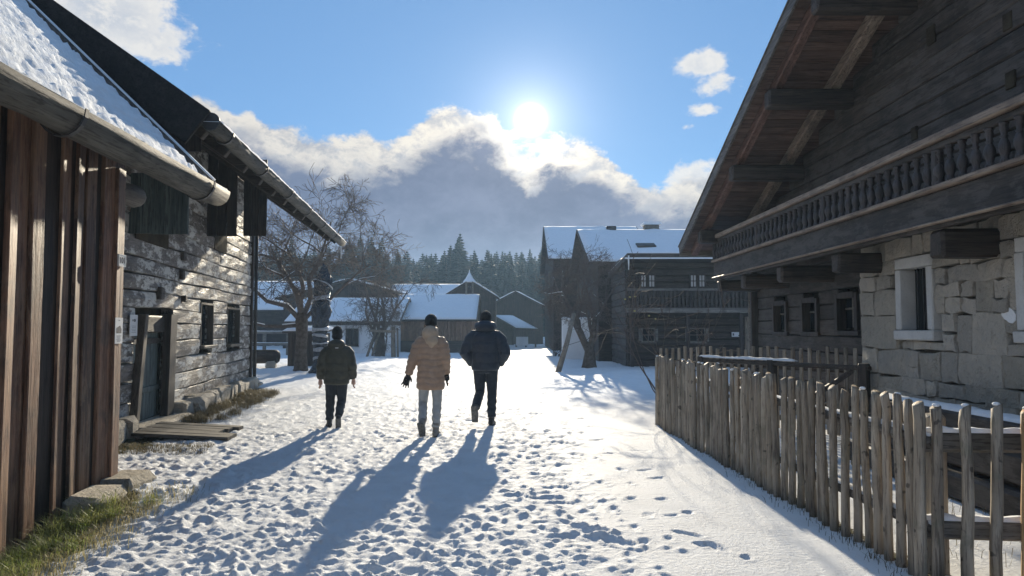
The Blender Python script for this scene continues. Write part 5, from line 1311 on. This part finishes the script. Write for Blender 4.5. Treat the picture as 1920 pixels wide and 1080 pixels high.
# ------------------------------------------------------------------ the three walkers, seen from behind
def remesh(mb, name, mat, vox=.011, smooth=3, fold=None):
    me = mb.mesh(name); o = bpy.data.objects.new(name, me); COL.objects.link(o)
    m = o.modifiers.new('r', 'REMESH'); m.mode = 'VOXEL'; m.voxel_size = vox
    m = o.modifiers.new('s', 'SMOOTH'); m.iterations = smooth; m.factor = .6
    bpy.context.view_layer.update(); dg = bpy.context.evaluated_depsgraph_get()
    me2 = bpy.data.meshes.new_from_object(o.evaluated_get(dg)); COL.objects.unlink(o); bpy.data.objects.remove(o); bpy.data.meshes.remove(me)
    if fold:
        n = len(me2.vertices); co = np.empty(n * 3, np.float32); me2.vertices.foreach_get('co', co); co = co.reshape(-1, 3)
        no = np.empty(n * 3, np.float32); me2.vertex_normals.foreach_get('vector', no); no = no.reshape(-1, 3)
        co = co + no * fold(co)[:, None]; me2.vertices.foreach_set('co', co.ravel().astype(np.float32))
    me2.materials.clear(); me2.materials.append(mat); me2.polygons.foreach_set('use_smooth', [True] * len(me2.polygons)); me2.update(); me2.name = name
    return me2
def hand(mb, w, d, th, back, s=1.0, spread=.12, curl=.35):
    """palm, four unequal bent fingers, thumb from the side of the palm"""
    w, d, th = Vector(w), Vector(d).normalized(), Vector(th).normalized(); th = (th - d * th.dot(d)).normalized(); pn = d.cross(th).normalized()
    if pn.dot(Vector(back)) > 0: pn = -pn            # pn: towards the palm
    mb.tube([w - d * .02 * s, w + d * .02 * s, w + d * .05 * s, w + d * .085 * s], [(.026 * s, .022 * s), (.034 * s, .020 * s), (.040 * s, .018 * s), (.038 * s, .015 * s)], 10)
    for c in (-.5, 0, .5): mb.tube([w + d * .03 * s + th * c * .05 * s, w + d * .085 * s + th * c * .052 * s], .017 * s, 8)
    for k, (o, ln) in enumerate(((.030, .072), (.010, .080), (-.010, .074), (-.030, .058))):
        b = w + d * .085 * s + th * o * s; dd = (d + th * (o / .03) * spread).normalized(); c = curl * (1 + .15 * k)
        p1 = b + dd * ln * .42 * s; d2 = (dd + pn * c).normalized(); p2 = p1 + d2 * ln * .32 * s; d3 = (d2 + pn * c).normalized(); p3 = p2 + d3 * ln * .28 * s
        mb.tube([b - dd * .01, b, p1, p2, p3], [.0105 * s, .0105 * s, .010 * s, .009 * s, .0075 * s], 8)
    b = w + d * .022 * s + th * .030 * s; dd = (d * .7 + th * .8 + pn * .25).normalized(); p1 = b + dd * .036 * s; p2 = p1 + (d * .9 + th * .35 + pn * .2).normalized() * .032 * s
    mb.tube([b - dd * .015, b, p1, p2], [.014 * s, .0135 * s, .0115 * s, .0095 * s], 8)
def boot(mb, ankle, toe_dir, pitch, s=1.0):
    """ankle point, heading in the ground plane, pitch>0 lifts the heel"""
    f = Vector(toe_dir).normalized(); M3 = Matrix.Rotation(-pitch, 3, f.cross(UP)) if False else None
    side = f.cross(UP).normalized(); d = f * math.cos(pitch) - UP * math.sin(pitch); u = side.cross(d).normalized(); u = u if u.dot(UP) > -.2 else -u
    a = Vector(ankle); h = a - u * .075 * s
    mb.tube([h - d * .085 * s + u * .01, h - d * .06 * s + u * .012, h + u * .012, h + d * .08 * s + u * .0, h + d * .145 * s - u * .008, h + d * .175 * s - u * .01], [(.022 * s, .03 * s), (.042 * s, .05 * s), (.045 * s, .056 * s), (.050 * s, .044 * s), (.044 * s, .034 * s), (.022 * s, .02 * s)], 12)
    mb.tube([h + u * .02, a + u * .02, a + u * .09 * s], [(.048 * s, .052 * s), (.05 * s, .055 * s), (.056 * s, .06 * s)], 12)
    sole = MB(); sole.box(h + d * .045 * s - u * .042 * s, (.095 * s, .275 * s, .026 * s), basis(side, d, u), .01)
    return sole
def make_person(loc, label, s, P, yaw=0):
    loc = Vector(loc)
    S = lambda v: Vector(v) * s
    arms, legs = P['arms'], P['legs']
    # body: one continuous surface under the clothes
    b = MB(); hx, hy = P.get('head', (0, .01)); hz = 1.615
    b.ball(S((hx, hy, hz)), (.074 * s, .092 * s, .115 * s), 16, 12); b.ball(S((hx, hy + .05, hz - .06)), (.052 * s, .045 * s, .05 * s), 12, 8)
    fd = Vector(P.get('face', (0, 1, 0))).normalized(); fs = fd.cross(UP)
    c = S((hx, hy, hz)); b.tube([c + fd * .085 * s + UP * .02 * s, c + fd * .108 * s - UP * .02 * s], [.010 * s, .016 * s], 8)
    for k in (-1, 1): b.ball(c + fs * k * .076 * s - UP * .01 * s, (.012 * s, .02 * s, .03 * s), 8, 6); b.ball(c + fd * .088 * s + fs * k * .03 * s + UP * .005 * s, .013 * s, 8, 6)
    b.tube([c + fd * .096 * s + fs * .022 * s - UP * .055 * s, c + fd * .096 * s - fs * .022 * s - UP * .055 * s], .008 * s, 6)
    b.tube([S((0, 0, 1.40)), S((hx * .6, hy * .6, 1.5)), S((hx, hy, 1.56))], [.062 * s, .056 * s, .058 * s], 12)
    b.loft([(0, 0, .88 * s, .15 * s, .10 * s), (0, 0, 1.0 * s, .135 * s, .095 * s), (0, 0, 1.2 * s, .145 * s, .10 * s), (0, 0, 1.34 * s, .16 * s, .10 * s), (0, 0, 1.43 * s, .09 * s, .07 * s)], 16)
    for (sh, el, wr, hd, th) in arms:
        b.tube([S(sh), S(sh).lerp(S(el), .5), S(el), S(el).lerp(S(wr), .4), S(wr)], [.055 * s, .046 * s, .040 * s, .038 * s, .027 * s], 10)
        if hd is not None: hand(b, S(wr), hd, th, (0, -1, 0) if th[1] >= 0 else (0, -1, 0), s * 1.05, P.get('spread', .12), P.get('curl', .35))
    for (hp, kn, an, td, pt) in legs: b.tube([S(hp), S(hp).lerp(S(kn), .5), S(kn), S(kn).lerp(S(an), .35), S(an)], [.085 * s, .072 * s, .052 * s, .052 * s, .036 * s], 12)
    me = remesh(b, 'person', M['skin'], .0085, 2)
    T = bpy.data.objects.new('person', me); COL.objects.link(T); T.location = loc; T.rotation_euler.z = yaw; setp(T, label, 'person', 'people walking down the lane')
    def part(nm, mb, mat, vox=.011, sm=3, fold=None):
        o = bpy.data.objects.new(nm, remesh(mb, nm, mat, vox, sm, fold)); COL.objects.link(o); o.parent = T; return o
    # trousers
    t = MB(); t.loft([(0, 0, .80 * s, .15 * s, .115 * s), (0, 0, .9 * s, .172 * s, .125 * s), (0, 0, 1.0 * s, .155 * s, .115 * s)], 16)
    tw = P.get('tw', 1.0)
    for (hp, kn, an, td, pt) in legs:
        a = S(hp); k = S(kn); e = S(an); e2 = e + (k - e).normalized() * .02 * s
        t.tube([a + UP * .03, a.lerp(k, .45), k, k.lerp(e, .4), k.lerp(e, .8), e2], [.108 * s * tw, .094 * s * tw, .076 * s * tw, .074 * s * tw, .068 * s * tw, .066 * s * tw], 14)
    def tf(co): return .006 * np.sin(co[:, 2] * 55 + co[:, 0] * 30 + 2 * np.sin(co[:, 1] * 21)) * np.clip((.55 * s - co[:, 2]) * 4, .15, 1) + .004 * fbm(co[:, 0] * 14, co[:, 2] * 14, 3, 2)
    part('trousers', t, P['trousers'], .011, 3, tf)
    for (hp, kn, an, td, pt) in legs:
        m = MB(); sole = boot(m, S(an), td, pt, s); o = part('boot', m, P['boot'], .009, 2)
        so_ = bpy.data.objects.new('sole', sole.mesh('sole', M['sole'])); COL.objects.link(so_); so_.parent = o
    # jacket with sleeves
    j = MB(); j.loft([(c[0] * s, c[1] * s, c[2] * s, c[3] * s, c[4] * s) for c in P['coat']], 20)
    for (sh, el, wr, hd, th) in arms:
        a, e, w = S(sh), S(el), S(wr); aw = P.get('aw', 1.0); e3 = w + (e - w).normalized() * .01
        j.tube([Vector((a.x * .45, a.y, a.z + .015 * s)), Vector((a.x * .85, a.y, a.z + .0 * s)), a.lerp(e, .3), a.lerp(e, .65), e, e.lerp(w, .5), e3], [.06 * s * aw, .086 * s * aw, .092 * s * aw, .086 * s * aw, .08 * s * aw, .07 * s * aw, .058 * s * aw], 14)
    q = P['quilt']
    def jf(co):
        z = co[:, 2] / s; r = np.abs(np.sin(np.pi * (z + .008 * np.sin(co[:, 0] * 22)) / q)) ** .55 - .8
        return .013 * s * r + .010 * fbm(co[:, 0] * 9 + 3, co[:, 2] * 16, 3, 5)
    part('jacket', j, P['jacket'], .011, 3, jf)
    h = MB()
    for (c, r) in P['hood']: h.ball(S(c), tuple(x * s for x in r), 16, 10)
    part('hood', h, P['hoodmat'], .011, 4, lambda co: .007 * fbm(co[:, 0] * 16, co[:, 2] * 20, 3, 3))
    k = MB()
    for (c, r) in P['hat']: k.ball(S(c), tuple(x * s for x in r), 16, 10)
    part('hat', k, P.get('hatmat', M['black']), .010, 3, lambda co: .003 * np.sin(np.arctan2(co[:, 1], co[:, 0]) * 40))
    if 'hair' in P:
        k = MB()
        for (a, b_, r) in P['hair']: k.tube([S(a), S(b_)], [r * s, r * s * .6], 8)
        part('hair', k, M['hair'], .010, 2)
    for (w, d, th) in P.get('gloves', []):
        g = MB(); hand(g, S(w), d, th, (0, -1, 0), s * 1.18, .30, .12); g.tube([S(w) - Vector(d).normalized() * .06 * s, S(w) + Vector(d).normalized() * .02 * s], [.040 * s, .036 * s], 10); part('glove', g, M['black'], .0065, 2)
    return T
M['sole'] = plain('rubber_sole', (.10, .10, .095), (.2, .2, .19), 30, .8, .2, .6, .01)
def people():
    zz = .0
    man = dict(head=(0, .03), arms=[((-.20, 0, 1.38), (-.315, -.06, 1.11), (-.215, .07, .93), None, (1, 0, 0)), ((.20, 0, 1.38), (.315, -.06, 1.11), (.215, .07, .93), None, (1, 0, 0))],
               legs=[((-.095, 0, .90), (-.10, .13, .50), (-.115, -.26, .29), (.05, 1, 0), 1.2), ((.095, 0, .90), (.095, .07, .48), (.085, .08, .095), (.1, 1, 0), 0.0)],
               coat=[(0, 0, .835, .20, .15), (0, 0, .86, .218, .165), (0, 0, .95, .22, .17), (0, 0, 1.1, .222, .172), (0, -.005, 1.26, .245, .178), (0, 0, 1.37, .235, .165), (0, .01, 1.45, .165, .13), (0, .02, 1.50, .10, .10)], quilt=.16, aw=1.12, tw=1.0,
               hood=[((0, -.055, 1.51), (.165, .12, .085)), ((.10, .0, 1.52), (.075, .10, .07)), ((-.10, .0, 1.52), (.075, .10, .07)), ((0, -.06, 1.56), (.11, .075, .05))], hoodmat=M['navy'], jacket=M['navy'], trousers=M['navy_trouser'], boot=M['boot'],
               hat=[((0, .03, 1.665), (.088, .104, .095)), ((0, .03, 1.625), (.090, .108, .04))])
    make_person(onG(910, 797), 'person in a navy padded jacket walking with hands in pockets', 1.77 / 1.76, man, R(-5))
    wo = dict(head=(-.005, .02), face=(-.5, 1, 0), arms=[((-.165, 0, 1.36), (-.255, -.04, 1.10), (-.325, -.03, .87), (-.3, -.05, -1), (.9, .5, 0)), ((.165, 0, 1.36), (.215, -.01, 1.10), (.215, .10, .88), (0, .3, -1), (-.3, 1, 0))],
              legs=[((-.085, 0, .88), (-.13, .10, .47), (-.09, -.14, .21), (.05, 1, 0), .9), ((.085, 0, .88), (.085, .06, .47), (.075, .02, .09), (.1, 1, 0), 0)],
              coat=[(0, 0, .66, .19, .15), (0, 0, .68, .212, .165), (0, 0, .82, .207, .165), (0, 0, .95, .20, .16), (0, 0, 1.1, .188, .15), (0, 0, 1.25, .195, .15), (0, 0, 1.36, .19, .14), (0, .01, 1.44, .12, .11), (0, .02, 1.48, .08, .08)], quilt=.085, aw=.98, tw=.9,
              hood=[((.0, -.07, 1.47), (.125, .10, .12)), ((.03, -.115, 1.37), (.095, .06, .085)), ((.03, -.12, 1.31), (.05, .045, .05)), ((0, .0, 1.53), (.11, .10, .05))], hoodmat=M['camel_hood'], jacket=M['camel'], trousers=M['pale_trouser'], boot=M['boot_grey'],
              hat=[((-.005, .02, 1.66), (.092, .106, .10)), ((-.005, .02, 1.61), (.09, .108, .045))],
              hair=[((-.075, .05, 1.62), (-.12, .05, 1.44), .035), ((-.09, .07, 1.58), (-.145, .06, 1.38), .026), ((-.05, .08, 1.6), (-.10, .1, 1.40), .03)],
              gloves=[((-.325, -.03, .87), (-.3, -.05, -1), (.8, .4, 0)), ((.215, .10, .88), (0, .3, -1), (-.3, 1, 0))])
    make_person(onG(807, 816), 'person in a rose beige quilted coat with one gloved hand held out', 1.70 / 1.76, wo, R(-4))
    boy = dict(head=(0, .01), arms=[((-.19, 0, 1.34), (-.265, -.03, 1.06), (-.285, .03, .82), (.02, .1, -1), (.3, 1, 0)), ((.19, 0, 1.34), (.265, -.03, 1.06), (.29, .02, .82), (.0, .1, -1), (-.3, 1, 0))],
               legs=[((-.095, 0, .86), (-.11, .05, .46), (-.12, .04, .095), (-.35, 1, 0), 0.05), ((.09, 0, .86), (.085, .07, .46), (.06, -.16, .19), (-.1, 1, 0), .8)],
               coat=[(0, 0, .735, .20, .15), (0, 0, .76, .222, .165), (0, 0, .9, .222, .17), (0, 0, 1.1, .22, .168), (0, 0, 1.24, .228, .168), (0, 0, 1.34, .222, .155), (0, .01, 1.42, .15, .12), (0, .02, 1.47, .09, .09)], quilt=.14, aw=1.08, tw=1.05,
               hood=[((0, -.06, 1.43), (.155, .11, .10)), ((0, -.09, 1.37), (.115, .085, .085)), ((0, .0, 1.47), (.13, .10, .06))], hoodmat=M['olive'], jacket=M['olive'], trousers=M['dark_trouser'], boot=M['boot'],
               hat=[((0, .01, 1.66), (.092, .106, .10)), ((0, .01, 1.58), (.094, .108, .075))], curl=.5)
    T = make_person(onG(630, 800), 'person in an olive hooded jacket and black knit hat, arms hanging', 1.53 / 1.76, boy, R(6))
    mb = MB(); mb.box((.02, -.18, 1.20), (.045, .006, .010)); o = bpy.data.objects.new('logo_tag', mb.mesh('logo_tag', M['enamel'])); COL.objects.link(o); o.parent = T
M['camel_hood'] = cloth('hood_beige', (.45, .34, .24), (.52, .40, .29), rough=.6)
people()

# ------------------------------------------------------------------ post wrapped in black foil
def wrapped_post():
    p = onG(600, 700); T = empty('wrapped_post', p, 'tall slim object wrapped in black plastic foil and pale tape', 'wrapped post')
    H = (700 - 492) / FPX * p.y; mb = MB(); n = 28; secs = [(0, .33), (.02, .32), (.06, .24), (.1, .19), (.2, .17), (.3, .21), (.34, .195), (.42, .21), (.5, .26), (.58, .275), (.66, .235), (.70, .215), (.76, .24), (.83, .25), (.86, .225), (.9, .17), (.94, .10), (.98, .035), (1, .008)]
    rr = random.Random(6); vs = []; fs = []
    zs = np.linspace(0, 1, 64)
    for i, f in enumerate(zs):
        r = np.interp(f, [q[0] for q in secs], [q[1] for q in secs]) * 1.1; cx = .10 * f - .04 + .03 * math.sin(f * 9)
        for k in range(n):
            a = 2 * math.pi * k / n; w = 1 + .16 * math.sin(3 * a + f * 14) * (.4 + .6 * math.sin(f * 31) ** 2) + .10 * math.sin(7 * a - f * 33) + rr.uniform(-.05, .05)
            vs.append((p.x + cx + math.cos(a) * r * w, p.y + math.sin(a) * r * w, f * H - .02))
    for i in range(63):
        for k in range(n): a = i * n + k; b = i * n + (k + 1) % n; fs.append((a, b, b + n, a + n))
    mb.add(vs, fs); mb.build('foil', M['plastic'], T, False)
    for (f, tilt, h) in ((.21, .015, .12), (.275, -.03, .06), (.335, .04, .09), (.395, -.02, .13), (.63, -.14, .05), (.70, .08, .09), (.80, -.16, .05), (.13, .08, .08)):
        r = np.interp(f, [q[0] for q in secs], [q[1] for q in secs]) * 1.27; cx = .10 * f - .04 + .03 * math.sin(f * 9); vs = []; fs = []
        for k in range(n):
            a = 2 * math.pi * k / n; w = 1 + .06 * math.sin(3 * a + f * 14); zz = f * H + tilt * math.cos(a + f * 7) + .006 * math.sin(5 * a + f * 40)
            for (dr, dz) in ((0, -h / 2), (.008, -h / 2), (.008, h / 2), (0, h / 2)): vs.append((p.x + cx + math.cos(a) * (r * w + dr), p.y + math.sin(a) * (r * w + dr), zz + dz * (1 + .3 * math.sin(2 * a + f * 50))))
        for k in range(n):
            for m in range(4): a, b = k * 4 + m, k * 4 + (m + 1) % 4; c, d = ((k + 1) % n) * 4 + (m + 1) % 4, ((k + 1) % n) * 4 + m; fs.append((a, b, c, d))
        mb = MB(); mb.add(vs, fs); mb.build('tape_band', M['tape'], T, True)
wrapped_post()

# ------------------------------------------------------------------ grass
def grass(name, label, spots, n, h, mat, seed):
    rs = np.random.RandomState(seed); V = []; F = []
    for i in range(n):
        x, y, wgt = spots(rs)
        z = gz(x, y) + .0; hh = h * rs.uniform(.4, 1.15) * wgt; a = rs.uniform(0, 6.28); ln = rs.uniform(.4, 1.5) * hh; w = rs.uniform(.0011, .0026)
        dx, dy = math.cos(a), math.sin(a); sx, sy = -dy * w, dx * w; b = len(V)
        V += [(x - sx, y - sy, z - .02), (x + sx, y + sy, z - .02), (x + dx * ln * .3 - sx, y + dy * ln * .3 - sy, z + hh * .6), (x + dx * ln * .3 + sx, y + dy * ln * .3 + sy, z + hh * .6), (x + dx * ln, y + dy * ln, z + hh * rs.uniform(.75, 1.0))]
        F += [(b, b + 1, b + 3, b + 2), (b + 2, b + 3, b + 4)]
    me = bpy.data.meshes.new(name); me.from_pydata(V, [], F); me.materials.append(mat); o = bpy.data.objects.new(name, me); COL.objects.link(o); setp(o, label, 'grass', kind='stuff')
def all_grass():
    clumps = np.random.RandomState(2).rand(60, 2)
    def s1(rs):
        k = rs.randint(60); y = 3.8 + 2.75 * clumps[k, 0] + rs.normal(0, .07); x = sh_wall_x(y) + .08 + .62 * clumps[k, 1] ** 1.3 + rs.normal(0, .045); return x, y, (1.25 - .6 * clumps[k, 1])
    grass('green_grass', 'green grass tufts at the foot of the board shed', s1, 5200, .17, M['grass'], 1)
    def s1b(rs):
        k = rs.randint(60); y = 3.8 + 3.0 * clumps[k, 0] + rs.normal(0, .15); x = sh_wall_x(y) + .2 + .65 * clumps[k, 1] + rs.normal(0, .12); return x, y, .8
    grass('straw_grass', 'straw coloured grass among the green tufts by the shed', s1b, 6000, .10, M['straw'], 4)
    c2 = np.random.RandomState(5).rand(90, 2)
    def s2(rs):
        k = rs.randint(90); y = 11.9 + 5.5 * c2[k, 0] + rs.normal(0, .1); x = lh_wall_x(y) + .25 + .75 * c2[k, 1] + rs.normal(0, .06); return x, y, 1.0
    grass('dry_grass', 'dry brown grass on the thawed strip beside the log house', s2, 9000, .12, M['dry_grass'], 2)
    def s4(rs):
        y = 8.9 + .7 * rs.rand(); x = lh_wall_x(y) + .3 + 1.2 * rs.rand(); return x, y, .8
    grass('yard_grass', 'short green and brown grass before the plank ramp', s4, 1500, .07, M['dry_grass'], 6)
    def s3(rs):
        y = 4.3 + 7.2 * rs.rand(); x = 2.37 - .027 * (y - 11.5) * -1 * 0 + (2.44 - 2.37) * (11.5 - y) / 7 + rs.normal(-.05, .06); return x, y, .7
    grass('fence_grass', 'thin dead stalks poking through the snow along the picket fence', s3, 900, .10, M['dry_grass'], 3)
    def s5(rs):
        y = 4.6 + 5 * rs.rand(); x = 2.8 + 1.4 * rs.rand(); return x, y, 1.0
    grass('garden_stalks', 'sparse dead garden stalks in the snow behind the fence', s5, 500, .16, M['dry_grass'], 9)
all_grass()

# ------------------------------------------------------------------ thin sunlit winter haze
def haze():
    m = bpy.data.materials.new('haze'); m.use_nodes = True; t = m.node_tree; t.nodes.clear(); N = NT(t); out = N.new('ShaderNodeOutputMaterial'); v = N.new('ShaderNodeVolumePrincipled')
    v.inputs['Color'].default_value = (.45, .70, 1.0, 1); v.inputs['Density'].default_value = .0007; v.inputs['Anisotropy'].default_value = .4
    N.l.new(v.outputs[0], out.inputs['Volume'])
    mb = MB(); mb.box((0, 155, 10.5), (860, 580, 24)); o = mb.build('haze', m); setp(o, 'thin bluish winter haze in the air over the village', 'haze', kind='stuff')
haze()
